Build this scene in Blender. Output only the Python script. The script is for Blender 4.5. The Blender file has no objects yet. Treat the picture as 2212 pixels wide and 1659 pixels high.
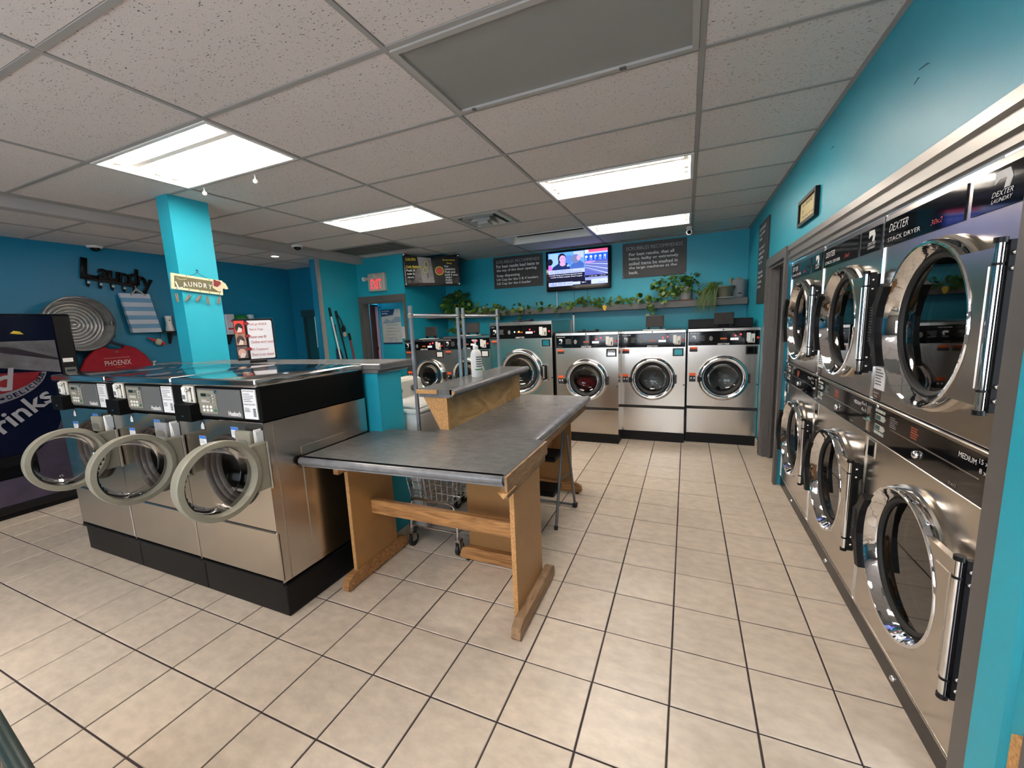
import bpy, bmesh, math, random
from mathutils import Matrix, Vector

random.seed(7)
PI = math.pi
SC = bpy.context.scene
COL = SC.collection

# ---------------------------------------------------------------- camera, world, exposure
EYE, HC = 1.524, 2.673
cam_d = bpy.data.cameras.new('camera')
cam = bpy.data.objects.new('camera', cam_d)
COL.objects.link(cam)
cam_d.sensor_width, cam_d.lens = 36.0, 14.30
cam_d.clip_start, cam_d.clip_end = 0.02, 100
RT, DN, FW = (0.91972, 0.390442, -0.040875), (0.020387, -0.151481, -0.98825), (-0.392046, 0.90808, -0.14728)
cam.matrix_world = Matrix(((RT[0], -DN[0], -FW[0], 0), (RT[1], -DN[1], -FW[1], 0), (RT[2], -DN[2], -FW[2], EYE), (0, 0, 0, 1)))
SC.camera = cam
SC.view_settings.view_transform = 'Standard'
SC.view_settings.look = 'None'
SC.view_settings.exposure = 1.0
SC.view_settings.gamma = 1.0
SC.view_settings.use_curve_mapping = False
W = bpy.data.worlds.new('overcast_sky')
SC.world = W
W.use_nodes = True
W.node_tree.nodes['Background'].inputs[0].default_value = (0.80, 0.89, 1.0, 1)
W.node_tree.nodes['Background'].inputs[1].default_value = 4.2
SC.cycles.max_bounces = 9
SC.cycles.diffuse_bounces = 5
SC.cycles.glossy_bounces = 5
SC.cycles.transparent_max_bounces = 12
SC.cycles.sample_clamp_indirect = 6.0
SC.cycles.caustics_reflective = False
SC.cycles.caustics_refractive = False
SC.cycles.use_denoising = True
TUBE = 27.0       # strength of the fluorescent tubes

def portal(x0, x1, z0, z1, y):
    l = bpy.data.lights.new('window_daylight', 'AREA')
    l.shape = 'RECTANGLE'
    l.size, l.size_y = x1 - x0, z1 - z0
    l.cycles.is_portal = True
    o = bpy.data.objects.new('window_daylight', l)
    o.location = ((x0 + x1) / 2, y, (z0 + z1) / 2)
    o.rotation_euler = (PI / 2, 0, PI)
    COL.objects.link(o)
    o['kind'] = 'helper'

# ---------------------------------------------------------------- materials
MATS = {}
def mat(name, col, rough=0.5, metal=0.0, mott=None, bump=None, emit=0, spec=None, coat=0, rand=0, speck=None, sub=0, stretch=(1, 1, 1), alpha=None):
    """mott=(scale, amount): soft blotches; bump=(scale, strength); rand: shift of value from object to object; speck=(scale, cut, colour)"""
    if name in MATS:
        return MATS[name]
    m = bpy.data.materials.new(name)
    m.use_nodes = True
    nt = m.node_tree
    p = nt.nodes['Principled BSDF']
    N, L = nt.nodes.new, nt.links.new
    p.inputs['Base Color'].default_value = (*col, 1)
    p.inputs['Roughness'].default_value = rough
    p.inputs['Metallic'].default_value = metal
    if spec is not None: p.inputs['Specular IOR Level'].default_value = spec
    if coat:
        p.inputs['Coat Weight'].default_value = coat
        p.inputs['Coat Roughness'].default_value = 0.08
    if emit:
        p.inputs['Emission Color'].default_value = (*col, 1)
        p.inputs['Emission Strength'].default_value = emit
    src = None
    if mott or bump or speck:
        tc = N('ShaderNodeTexCoord')
        mp = N('ShaderNodeMapping')
        mp.inputs['Scale'].default_value = stretch
        L(tc.outputs['Object'], mp.inputs['Vector'])
        vec = mp.outputs['Vector']
        if rand:
            oi = N('ShaderNodeObjectInfo')
            ad = N('ShaderNodeVectorMath'); ad.operation = 'ADD'
            cm = N('ShaderNodeCombineXYZ')
            mu = N('ShaderNodeMath'); mu.operation = 'MULTIPLY'; mu.inputs[1].default_value = 37.0
            L(oi.outputs['Random'], mu.inputs[0]); L(mu.outputs[0], cm.inputs[0]); L(mu.outputs[0], cm.inputs[2])
            L(vec, ad.inputs[0]); L(cm.outputs[0], ad.inputs[1])
            vec = ad.outputs[0]
    def mixcol(fac, a, b):
        mx = N('ShaderNodeMix'); mx.data_type = 'RGBA'
        if hasattr(fac, 'links'): L(fac, mx.inputs[0])
        else: mx.inputs[0].default_value = fac
        for k, v in ((6, a), (7, b)):
            if hasattr(v, 'links'): L(v, mx.inputs[k])
            else: mx.inputs[k].default_value = (*v, 1)
        return mx.outputs[2]
    if mott:
        n = N('ShaderNodeTexNoise')
        n.inputs['Scale'].default_value, n.inputs['Detail'].default_value = mott[0], 6
        n.inputs['Roughness'].default_value = 0.6
        L(vec, n.inputs['Vector'])
        r = N('ShaderNodeMapRange')
        r.inputs[1].default_value, r.inputs[2].default_value = 0.32, 0.68
        L(n.outputs['Fac'], r.inputs[0])
        a = mott[1]
        lo = mott[2] if len(mott) > 2 else tuple(c * (1 - a) for c in col)
        src = mixcol(r.outputs[0], lo, tuple(min(1, c * (1 + a * 0.6)) for c in col))
    if speck:
        n = N('ShaderNodeTexNoise')
        n.inputs['Scale'].default_value, n.inputs['Detail'].default_value = speck[0], 2
        L(vec, n.inputs['Vector'])
        r = N('ShaderNodeMapRange')
        r.inputs[1].default_value, r.inputs[2].default_value = speck[1], speck[1] + 0.05
        L(n.outputs['Fac'], r.inputs[0])
        src = mixcol(r.outputs[0], src if src else col, speck[2])
    if rand:
        oi2 = N('ShaderNodeObjectInfo')
        hv = N('ShaderNodeHueSaturation')
        r = N('ShaderNodeMapRange'); r.inputs[3].default_value, r.inputs[4].default_value = 1 - rand, 1 + rand
        L(oi2.outputs['Random'], r.inputs[0]); L(r.outputs[0], hv.inputs['Value'])
        if src: L(src, hv.inputs['Color'])
        else: hv.inputs['Color'].default_value = (*col, 1)
        src = hv.outputs['Color']
    if src: L(src, p.inputs['Base Color'])
    if bump:
        n = N('ShaderNodeTexNoise')
        n.inputs['Scale'].default_value, n.inputs['Detail'].default_value = bump[0], 4
        L(vec, n.inputs['Vector'])
        b = N('ShaderNodeBump')
        b.inputs['Strength'].default_value = bump[1]
        b.inputs['Distance'].default_value = bump[2] if len(bump) > 2 else 0.01
        L(n.outputs['Fac'], b.inputs['Height'])
        L(b.outputs['Normal'], p.inputs['Normal'])
    MATS[name] = m
    return m

def thin_glass(name, tint, ior=1.5, rough=0.02):
    m = bpy.data.materials.new(name)
    m.use_nodes = True
    nt = m.node_tree
    nt.nodes.remove(nt.nodes['Principled BSDF'])
    N, L = nt.nodes.new, nt.links.new
    t = N('ShaderNodeBsdfTransparent'); t.inputs[0].default_value = (*tint, 1)
    g = N('ShaderNodeBsdfGlossy'); g.inputs['Roughness'].default_value = rough
    f = N('ShaderNodeFresnel'); f.inputs[0].default_value = ior
    x = N('ShaderNodeMixShader')
    L(f.outputs[0], x.inputs[0]); L(t.outputs[0], x.inputs[1]); L(g.outputs[0], x.inputs[2])
    L(x.outputs[0], nt.nodes['Material Output'].inputs[0])
    MATS[name] = m
    return m

def wood(name, c1, c2, scale, stretch, rough=0.5, knots=0.0):
    m = bpy.data.materials.new(name)
    m.use_nodes = True
    nt = m.node_tree
    p = nt.nodes['Principled BSDF']
    N, L = nt.nodes.new, nt.links.new
    tc = N('ShaderNodeTexCoord'); mp = N('ShaderNodeMapping')
    mp.inputs['Scale'].default_value = stretch
    L(tc.outputs['Object'], mp.inputs['Vector'])
    n = N('ShaderNodeTexNoise'); n.inputs['Scale'].default_value = scale; n.inputs['Detail'].default_value = 5
    n.inputs['Distortion'].default_value = knots
    L(mp.outputs['Vector'], n.inputs['Vector'])
    r = N('ShaderNodeValToRGB')
    r.color_ramp.elements[0].position, r.color_ramp.elements[1].position = 0.3, 0.7
    r.color_ramp.elements[0].color, r.color_ramp.elements[1].color = (*c1, 1), (*c2, 1)
    L(n.outputs['Fac'], r.inputs[0]); L(r.outputs[0], p.inputs['Base Color'])
    p.inputs['Roughness'].default_value = rough
    MATS[name] = m
    return m

TEAL = mat('teal_paint', (0.014, 0.345, 0.465), 0.42, mott=(2.2, 0.05), bump=(140, 0.05))
BAY = mat('bay_wall_blue', (0.007, 0.20, 0.36), 0.42, mott=(2.2, 0.05), bump=(140, 0.05))  # left bay walls and stub, a deeper blue than the teal
TILE = mat('beige_floor_tile', (0.71, 0.605, 0.49), 0.30, mott=(13, 0.13), bump=(30, 0.06), rand=0.045, stretch=(1, 1.7, 1))
GROUT = mat('dark_grout', (0.045, 0.032, 0.034), 0.9)
CEIL = mat('fissured_ceiling_tile', (0.68, 0.62, 0.595), 0.95, speck=(78, 0.645, (0.10, 0.095, 0.085)), bump=(180, 0.25, 0.004), rand=0.03, stretch=(1, 2.2, 1))
GRID = mat('ceiling_grid_metal', (0.33, 0.315, 0.30), 0.55)
STEEL = mat('stainless_steel', (0.585, 0.545, 0.495), 0.22, 1.0, mott=(3, 0.05), bump=(2.6, 0.05, 0.05), stretch=(1, 1, 0.35))
STEEL_D = mat('dull_stainless_steel', (0.50, 0.47, 0.43), 0.30, 1.0, mott=(3, 0.06), bump=(3, 0.05, 0.05))
LID = mat('polished_steel_lid', (0.66, 0.66, 0.66), 0.10, 1.0, bump=(1.5, 0.03, 0.05))
CHROME = mat('chrome', (0.80, 0.80, 0.80), 0.05, 1.0)
POST = mat('plated_post', (0.50, 0.55, 0.62), 0.22, 0.85)
CHROME_W = mat('wavy_chrome', (0.78, 0.78, 0.79), 0.05, 1.0, bump=(5, 0.10, 0.05))
BLACK_G = mat('black_gloss', (0.004, 0.004, 0.005), 0.06, spec=0.4)
BLACK = mat('black_plastic', (0.006, 0.006, 0.0065), 0.45, mott=(20, 0.2), spec=0.22)
RUBBER = mat('black_rubber', (0.012, 0.012, 0.012), 0.65)
BLACK_M = mat('matte_black', (0.004, 0.004, 0.004), 0.6, spec=0.08)
CHAR = mat('charcoal_plastic', (0.022, 0.020, 0.019), 0.55, mott=(14, 0.3), spec=.3)
WHITE = mat('white_plastic', (0.78, 0.78, 0.76), 0.4)
IVORY = mat('ivory_plate', (0.70, 0.67, 0.58), 0.4)
PAPER = mat('white_paper', (0.72, 0.73, 0.74), 0.7)
LETTER = mat('white_lettering', (0.80, 0.80, 0.79), 0.6)
DIM = mat('dim_grey_print', (0.16, 0.16, 0.16), 0.6)
FRONTP = mat('front_wall_paint', (.20, .195, .185), .6)
KICK = mat('kick_plate', (.010, .009, .008), .3, spec=.25)
GREYTRIM = mat('grey_trim_paint', (0.098, 0.092, 0.088), 0.45, mott=(6, 0.08))
GREYPL = mat('greige_plastic', (0.235, 0.225, 0.178), 0.42, mott=(60, 0.05))
GREYPL2 = mat('cool_grey_plastic', (0.25, 0.255, 0.265), 0.42)
GREY = mat('mid_grey_panel', (0.105, 0.108, 0.108), 0.45)
PRINT = mat('black_print', (0.03, 0.03, 0.035), 0.7)
ORANGE = mat('orange_print', (0.75, 0.10, 0.015), 0.5)
RED_P = mat('red_print', (0.55, 0.02, 0.03), 0.55)
BLUE_P = mat('blue_print', (0.04, 0.16, 0.50), 0.5)
YELLOW = mat('yellow_print', (0.85, 0.72, 0.03), 0.6)
RED_L = mat('red_light', (1.0, 0.02, 0.03), 0.4, emit=4)
WHITE_L = mat('white_display_light', (1.0, 0.9, 0.86), 0.4, emit=0.8)
GREEN_L = mat('green_light', (0.25, 1.0, 0.6), 0.4, emit=4)
AMBER_L = mat('amber_light', (1.0, 0.55, 0.05), 0.4, emit=4)
AMBER_D = mat('dim_amber_display', (0.30, 0.06, 0.01), 0.4, emit=0.3)
GLASS = thin_glass('washer_glass', (0.36, 0.37, 0.365), 1.4)
GLASS_D = thin_glass('dark_dryer_glass', (0.055, 0.065, 0.062), 1.9)
GLASS_C = thin_glass('clear_bowl_glass', (0.74, 0.74, 0.73), 1.17, 0.07)
ACRYLIC = thin_glass('clear_acrylic', (0.93, 0.95, 0.96))
DRUM = mat('drum_steel', (0.20, 0.19, 0.175), 0.30, 1.0)
DARK = mat('dark_interior', (0.012, 0.012, 0.013), 0.8)
LAM = mat('grey_laminate', (0.135, 0.135, 0.135), 0.25, mott=(16, 0.17), bump=(25, 0.03), stretch=(1, 1.8, 1))
LAM_E = mat('grey_laminate_edge', (0.17, 0.175, 0.185), 0.25, mott=(12, 0.25))
MDF = mat('painted_fibreboard', (0.36, 0.185, 0.062), 0.42, mott=(5, 0.10))
CHIP = mat('particle_board', (0.52, 0.28, 0.105), 0.75, mott=(120, 0.35))
LUMBER = wood('pine_lumber', (0.20, 0.085, 0.028), (0.50, 0.26, 0.095), 5.5, (0.8, 9, 9), 0.5, 1.2)
LUMBER_W = wood('worn_lumber', (0.17, 0.10, 0.055), (0.40, 0.25, 0.13), 6, (5, 1.2, 6), 0.7, 0.8)
PLY = wood('plywood', (0.25, 0.14, 0.045), (0.50, 0.33, 0.14), 2.6, (4, 1.0, 2.4), 0.45, 2.4)
TUBE_M = mat('lit_fluorescent_tube', (1.0, 0.895, 0.795), 0.4, emit=TUBE)
PAN = mat('white_fixture_enamel', (0.80, 0.79, 0.76), 0.4)
LENS = mat('frosted_lens', (0.27, 0.275, 0.265), 0.35, bump=(260, 0.15, 0.002))
GREEN1 = mat('leaf_green', (0.030, 0.095, 0.012), 0.38, rand=0.5, mott=(30, 0.3))
GREEN2 = mat('variegated_leaf', (0.12, 0.20, 0.028), 0.38, rand=0.5, mott=(26, 0.55))
GREEN3 = mat('spider_leaf', (0.115, 0.17, 0.03), 0.45, rand=0.4, mott=(12, 0.4))
STEM = mat('plant_stem', (0.20, 0.17, 0.05), 0.6)

# ---------------------------------------------------------------- mesh builder
class MB:
    def __init__(s): s.bm = bmesh.new()
    def box(s, x0, x1, y0, y1, z0, z1, bev=0, seg=1):
        v = [s.bm.verts.new((x, y, z)) for x in (x0, x1) for y in (y0, y1) for z in (z0, z1)]
        fs = [s.bm.faces.new([v[i] for i in q]) for q in ((0, 1, 3, 2), (4, 6, 7, 5), (0, 4, 5, 1), (2, 3, 7, 6), (0, 2, 6, 4), (1, 5, 7, 3))]
        if bev:
            es = list({e for f in fs for e in f.edges})
            bmesh.ops.bevel(s.bm, geom=es, offset=bev, segments=seg, affect='EDGES', profile=0.5)
        return s
    def hexa(s, bot, top):
        """a box with any eight corners: two quads in the same order"""
        a = [s.bm.verts.new(p) for p in bot]; b = [s.bm.verts.new(p) for p in top]
        s.bm.faces.new(a[::-1]); s.bm.faces.new(b)
        for i in range(len(a)):
            j = (i + 1) % len(a)
            s.bm.faces.new((a[i], a[j], b[j], b[i]))
        return s
    def prism(s, poly, plane, d0, d1):
        k = {'xz': lambda u, v, d: (u, d, v), 'xy': lambda u, v, d: (u, v, d), 'yz': lambda u, v, d: (d, u, v)}[plane]
        return s.hexa([k(u, v, d0) for u, v in poly], [k(u, v, d1) for u, v in poly])
    def ring(s, c, u, v, r, n):
        return [s.bm.verts.new(c + u * (r * math.cos(2 * PI * i / n)) + v * (r * math.sin(2 * PI * i / n))) for i in range(n)]
    def cyl(s, p, q, r, n=14, r2=None, caps=True):
        p, q = Vector(p), Vector(q)
        d = (q - p).normalized()
        u = d.orthogonal().normalized(); v = d.cross(u)
        a = s.ring(p, u, v, r, n); b = s.ring(q, u, v, r if r2 is None else r2, n)
        for i in range(n):
            j = (i + 1) % n
            s.bm.faces.new((a[i], a[j], b[j], b[i]))
        if caps:
            s.bm.faces.new(a[::-1]); s.bm.faces.new(b)
        return s
    def tube(s, pts, r, n=8, closed=False):
        P = [Vector(p) for p in pts]
        rings = []; u = None
        for i, p in enumerate(P):
            a = P[i - 1] if (i or closed) else p
            b = P[(i + 1) % len(P)] if (i < len(P) - 1 or closed) else p
            d = (b - a).normalized()
            if u is None: u = d.orthogonal().normalized()
            u = (u - d * u.dot(d))
            if u.length < 1e-5: u = d.orthogonal()
            u.normalize()
            rings.append(s.ring(p, u, d.cross(u), r, n))
        m = len(rings)
        for k in range(m if closed else m - 1):
            a, b = rings[k], rings[(k + 1) % m]
            for i in range(n):
                j = (i + 1) % n
                s.bm.faces.new((a[i], a[j], b[j], b[i]))
        if not closed:
            s.bm.faces.new(rings[0][::-1]); s.bm.faces.new(rings[-1])
        return s
    def lathe(s, prof, c=(0, 0, 0), axis='y', n=48, close=False):
        """prof: (radius, offset along the axis); c: a point of the axis"""
        ax = {'x': Vector((1, 0, 0)), 'y': Vector((0, 1, 0)), 'z': Vector((0, 0, 1))}[axis]
        u = {'x': Vector((0, 1, 0)), 'y': Vector((1, 0, 0)), 'z': Vector((1, 0, 0))}[axis]
        v = ax.cross(u)
        c = Vector(c); rows = []
        for r, t in prof:
            o = c + ax * t
            rows.append([s.bm.verts.new(o)] if r < 1e-6 else s.ring(o, u, v, r, n))
        if close: rows.append(rows[0])
        for a, b in zip(rows, rows[1:]):
            for i in range(n):
                j = (i + 1) % n
                if len(a) == 1 and len(b) == 1: continue
                if len(a) == 1: s.bm.faces.new((a[0], b[j], b[i]))
                elif len(b) == 1: s.bm.faces.new((a[i], a[j], b[0]))
                else: s.bm.faces.new((a[i], a[j], b[j], b[i]))
        return s
    def ball(s, c, r, n=12, sc=(1, 1, 1)):
        k = bmesh.ops.create_uvsphere(s.bm, u_segments=n, v_segments=max(5, n // 2), radius=r)['verts']
        for v in k: v.co = Vector((v.co.x * sc[0] + c[0], v.co.y * sc[1] + c[1], v.co.z * sc[2] + c[2]))
        return s
    def holed(s, x0, x1, z0, z1, cx, cz, r, y, n=48, flange=0.03):
        """an upright panel at depth y with a round hole, the hole's edge turned back by flange"""
        ang = [2 * PI * i / n for i in range(n)] + [math.atan2(z - cz, x - cx) % (2 * PI) for x in (x0, x1) for z in (z0, z1)]
        ang = sorted(set(round(a, 6) for a in ang))
        inn, bk, out = [], [], []
        for a in ang:
            c, q = math.cos(a), math.sin(a)
            t = min(((x1 - cx) / c if c > 1e-9 else (x0 - cx) / c if c < -1e-9 else 1e9), ((z1 - cz) / q if q > 1e-9 else (z0 - cz) / q if q < -1e-9 else 1e9))
            inn.append(s.bm.verts.new((cx + r * c, y, cz + r * q)))
            bk.append(s.bm.verts.new((cx + r * c, y + flange, cz + r * q)))
            out.append(s.bm.verts.new((cx + t * c, y, cz + t * q)))
        m = len(ang)
        for i in range(m):
            j = (i + 1) % m
            s.bm.faces.new((inn[i], out[i], out[j], inn[j]))
            s.bm.faces.new((bk[i], inn[i], inn[j], bk[j]))
        return s
    def quad(s, *p):
        s.bm.faces.new([s.bm.verts.new(q) for q in p]); return s
    def xf(s, M):
        bmesh.ops.transform(s.bm, matrix=M, verts=s.bm.verts); return s

def tagp(o, label=None, cat=None, group=None, kind=None):
    if label: o['label'] = label
    if cat: o['category'] = cat
    if group: o['group'] = group
    if kind: o['kind'] = kind
    return o

def obj(name, b, m, parent=None, smooth=0, label=None, kind=None):
    """links one builder as ONE mesh object; smooth: the angle in degrees below which edges shade smooth"""
    me = bpy.data.meshes.new(name)
    bmesh.ops.recalc_face_normals(b.bm, faces=b.bm.faces)
    b.bm.to_mesh(me); b.bm.free()
    me.materials.append(m)
    if smooth:
        for p in me.polygons: p.use_smooth = True
        me.set_sharp_from_angle(angle=math.radians(smooth))
    o = bpy.data.objects.new(name, me)
    COL.objects.link(o)
    if parent: o.parent = parent
    return tagp(o, label, kind=kind)

def bx(name, m, parent, x0, x1, y0, y1, z0, z1, bev=0, **k):
    return obj(name, MB().box(x0, x1, y0, y1, z0, z1, bev), m, parent, **k)

def thing(name, label, cat, loc=(0, 0, 0), rz=0, group=None):
    o = bpy.data.objects.new(name, None)
    COL.objects.link(o)
    o.empty_display_size = 0.1
    o.location = loc; o.rotation_euler = (0, 0, math.radians(rz))
    return tagp(o, label, cat, group)

def struct(name, b, m, parent=None, **k):
    o = obj(name, b, m, parent, **k)
    if not parent: o['kind'] = 'structure'
    return o

def holder(name, loc=(0, 0, 0), rz=0):
    o = bpy.data.objects.new(name, None)
    COL.objects.link(o); o.location = loc; o.rotation_euler = (0, 0, math.radians(rz)); o['kind'] = 'structure'
    return o

def text(name, body, w, h, m, parent, x, y, z, rot=0.0, fat=0.0, ext=0.0012, align='l', slant=0.0, label=None):
    """lettering in the local xz plane facing -y, fitted to width w and height h, lower left (or centre, 'c') at x, z; rot turns it in that plane"""
    cu = bpy.data.curves.new('lettering_curve', 'FONT')
    cu.body = body
    cu.offset = fat; cu.extrude = 0.0; cu.resolution_u = 2; cu.shear = slant
    cu.align_x = 'CENTER' if align == 'cc' else 'LEFT'
    t = bpy.data.objects.new('lettering_curve', cu)
    COL.objects.link(t)
    dg = bpy.context.evaluated_depsgraph_get()
    me = bpy.data.meshes.new_from_object(t.evaluated_get(dg), depsgraph=dg)
    bpy.data.objects.remove(t); bpy.data.curves.remove(cu)
    xs = [v.co.x for v in me.vertices]; ys = [v.co.y for v in me.vertices]
    x0, x1, y0, y1 = min(xs), max(xs), min(ys), max(ys)
    kx, ky = w / max(x1 - x0, 1e-6), h / max(y1 - y0, 1e-6)
    cx, cz = (w / 2, h / 2) if align[0] == 'c' else (0, 0)
    c, s = math.cos(rot), math.sin(rot)
    for v in me.vertices:
        u, q = (v.co.x - x0) * kx - cx, (v.co.y - y0) * ky - cz
        v.co = (x + u * c - q * s, y - ext, z + u * s + q * c)
    me.materials.clear(); me.materials.append(m)
    me.name = name
    o = bpy.data.objects.new(name, me)
    COL.objects.link(o); o.parent = parent
    return tagp(o, label)

def flat(name, poly, m, parent, y, label=None, th=0.0012):
    """a flat printed patch in the local xz plane, its front at depth y"""
    return obj(name, MB().prism(poly, 'xz', y, y + th), m, parent, label=label)

def rect(x0, x1, z0, z1): return [(x0, z0), (x1, z0), (x1, z1), (x0, z1)]
def disc(cx, cz, rx, rz=None, n=24, a0=0, a1=2 * PI):
    rz = rz or rx
    k = n if abs(a1 - a0 - 2 * PI) < 1e-6 else n + 1
    return [(cx + rx * math.cos(a0 + (a1 - a0) * i / n), cz + rz * math.sin(a0 + (a1 - a0) * i / n)) for i in range(k)]

def lines(name, x0, x1, z1, dz, n, m, parent, y, th=0.004, seed=1):
    """n rows of print too small to read"""
    r = random.Random(seed); b = MB()
    for i in range(n):
        b.prism(rect(x0, x0 + (x1 - x0) * r.uniform(0.55, 1), z1 - i * dz - th, z1 - i * dz), 'xz', y - 0.0008, y)
    return obj(name, b, m, parent)

def dup(root, label=None, loc=None, rz=None):
    r = root.copy(); COL.objects.link(r)
    if loc is not None: r.location = loc
    if rz is not None: r.rotation_euler = (0, 0, rz)
    if label: r['label'] = label
    for ch in list(root.children):
        c = ch.copy(); COL.objects.link(c); c.parent = r
        for g in list(ch.children):
            d = g.copy(); COL.objects.link(d); d.parent = c
    return r
# ---------------------------------------------------------------- floor
T = 0.306
GX, GY = -0.033354, 2.128842
XL, XR, YF, YB = -6.33, 0.765, -2.2, 6.63
floor = struct('floor', MB().box(XL - 0.1, 2.4, YF - 0.1, 8.4, -0.12, -0.004), GROUT)
def tile_mesh(x0, x1, y0, y1):
    b = MB().box(x0, x1, y0, y1, -0.010, 0.0)
    top = [e for e in b.bm.edges if all(abs(v.co.z) < 1e-6 for v in e.verts)]
    bmesh.ops.bevel(b.bm, geom=top, offset=0.0022, segments=1, affect='EDGES')
    return b
cells = []
for i in range(-21, 6):
    for j in range(-15, 15):
        cx, cy = GX + (i + 0.5) * T, GY + (j + 0.5) * T
        if cx < XL or cx > 0.87 or cy < YF or cy > YB: continue
        d = Vector((cx, cy, -EYE))
        u, v, w = d.dot(Vector(RT)), d.dot(Vector(DN)), d.dot(Vector(FW))
        seen = w > 0.1 and abs(u / w) < 1.33 and abs(v / w) < 1.02
        hid = (-4.0 < cx < -1.95 and 1.3 < cy < 2.4) or (cy > 5.0 and cx < -0.1) or cx < -5.5 or (cx < -2.0 and cy > 2.4)
        cells.append((0 if seen and not hid else 1, d.length, i, j))
cells.sort()
G = 0.0036
half = T / 2 - G
proto = tile_mesh(-half, half, -half, half)
tile0 = obj('floor_tile', proto, TILE, floor)
first = True
rest = MB()
rnd = random.Random(3)
for k, (sn, dist, i, j) in enumerate(cells):
    loc = (GX + (i + 0.5) * T + rnd.uniform(-.0007, .0007), GY + (j + 0.5) * T + rnd.uniform(-.0007, .0007), rnd.uniform(-0.0006, 0.0006))
    if k < 300:
        o = tile0 if first else tile0.copy()
        if not first: COL.objects.link(o); o.parent = floor
        first = False
        o.location = loc
    else:
        rest.box(loc[0] - half, loc[0] + half, loc[1] - half, loc[1] + half, -0.010, 0.0)
obj('floor_tiles', rest, TILE, floor, kind='stuff')

# ---------------------------------------------------------------- walls
LZ = 2.59          # the lower ceiling over the left bay
SX = -4.93         # the soffit between the two ceilings
WT = 0.12
def wallbox(name, *a): return struct(name, MB().box(*a), FRONTP if a[0] == XR + .10 else BAY if name in ('wall_left', 'wall_alcove_back', 'wall_stub') else TEAL)
wallbox('wall_back', -4.12, 0.9, YB, YB + WT, 0, 2.9)
wallbox('wall_jog', -4.24, -4.12, 5.54, YB + WT, 0, 2.9)
b = MB()                                     # the wall with the EXIT sign and the open doorway
b.box(-5.10, -5.02, 5.42, 5.54, 0, 2.9).box(-4.165, -4.12, 5.42, 5.54, 0, 2.9).box(-5.02, -4.165, 5.42, 5.54, 1.965, 2.9)
struct('wall_exit', b, TEAL)
wallbox('wall_stub', -5.22, -5.085, 4.62, 5.42, 0, 2.9)
wallbox('wall_stub_side', -5.085, -5.075, 4.645, 5.42, 0, 2.9)
wallbox('wall_left', XL - WT, XL, YF, 5.15, 0, 2.9)
wallbox('wall_alcove_back', XL - WT, -5.22, 5.15, 5.27, 0, 2.9)
# right wall: over the dryers, over and beside the far doorway, and the corner by the near casing
for a in ((XR, XR + WT, 1.40, 4.10, 2.062, 2.9), (XR, XR + WT, 4.10, 4.93, 2.062, 2.9), (XR, XR + WT, 4.93, YB, 0, 2.9), (XR, XR + WT, 4.112, 4.16, 0, 2.062), (XR + 0.036, XR + WT, 1.25, 1.40, 2.062, 2.9), (XR + 0.10, XR + 0.22, YF, 1.25, 0, 2.9)):
    wallbox('wall_right', *a)
b = MB()                                     # street side, behind the camera: two shop windows
b.box(XL, -3.4, YF - WT, YF, 0, 2.9).box(-1.6, -1.4, YF - WT, YF, 0, 2.9).box(0.4, 1.0, YF - WT, YF, 0, 2.9)
b.box(-3.4, 0.4, YF - WT, YF, 0, 0.75).box(-3.4, 0.4, YF - WT, YF, 2.3, 2.9)
struct('wall_front', b, FRONTP)
for n, (x0, x1) in enumerate(((-3.4, -1.6), (-1.4, 0.4)), 1):
    b = MB()
    b.box(x0, x1, YF - 0.10, YF - 0.04, 0.75, 0.80).box(x0, x1, YF - 0.10, YF - 0.04, 2.25, 2.30)
    for x in (x0, (x0 + x1) / 2 - 0.025, x1 - 0.05): b.box(x, x + 0.05, YF - 0.10, YF - 0.04, 0.75, 2.30)
    struct('window_%d' % n, b, GREYTRIM)
    portal(x0, x1, 0.75, 2.3, YF + 0.01)
# the room behind the doorway, and the dark room behind the right-hand doorway
b = MB()
b.box(-4.93, -4.24, 5.74, 5.84, 0, 2.4)
wc = struct('wall_corridor', b, TEAL)
obj('lit_edge', MB().box(-4.962, -4.93, 5.715, 5.84, 0, 2.0), mat('lit_edge_cyan', (.09, .58, .85), .4), wc)  # light from the room behind, painted on as a brighter cyan strip
b = MB(); b.box(-5.9, -4.24, 7.2, 7.3, 0, 2.5).box(-6.0, -5.9, 5.54, 7.3, 0, 2.5).box(-6.0, -4.24, 5.54, 7.3, 2.5, 2.6).box(-4.34, -4.24, 5.85, 7.2, 0, 2.5)
struct('wall_passage', b, TEAL)
b = MB(); b.box(1.9, 2.0, 4.12, 5.2, 0, 2.6).box(XR + WT, 1.9, 5.1, 5.2, 0, 2.6).box(XR + WT, 1.9, 4.12, 4.155, 0, 2.6).box(XR + WT, 2.0, 4.12, 5.2, 2.6, 2.7)
struct('wall_store', b, mat('dark_room_paint', (0.05, 0.05, 0.05), 0.8))
# pillar and half wall
struct('pillar', MB().box(-4.05, -3.89, 2.13, 2.44, 0, HC + 0.05), TEAL)
hw = holder('wall_half')
obj('half_wall', MB().box(-4.30, -1.85, 2.075, 2.31, 0, 1.245), TEAL, hw)
b = MB().box(-4.30, -1.80, 2.05, 2.40, 1.262, 1.302, 0.006).box(-4.30, -1.825, 2.055, 2.375, 1.238, 1.264, 0.004)
obj('counter_cap', b, LAM, hw, label='grey laminate cap of the half wall')
b = MB()
for y in (2.075,): b.box(-1.85, -1.843, 2.08, 2.31, 0, 0.10)
obj('tile_baseboard', b, TILE, hw)

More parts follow.
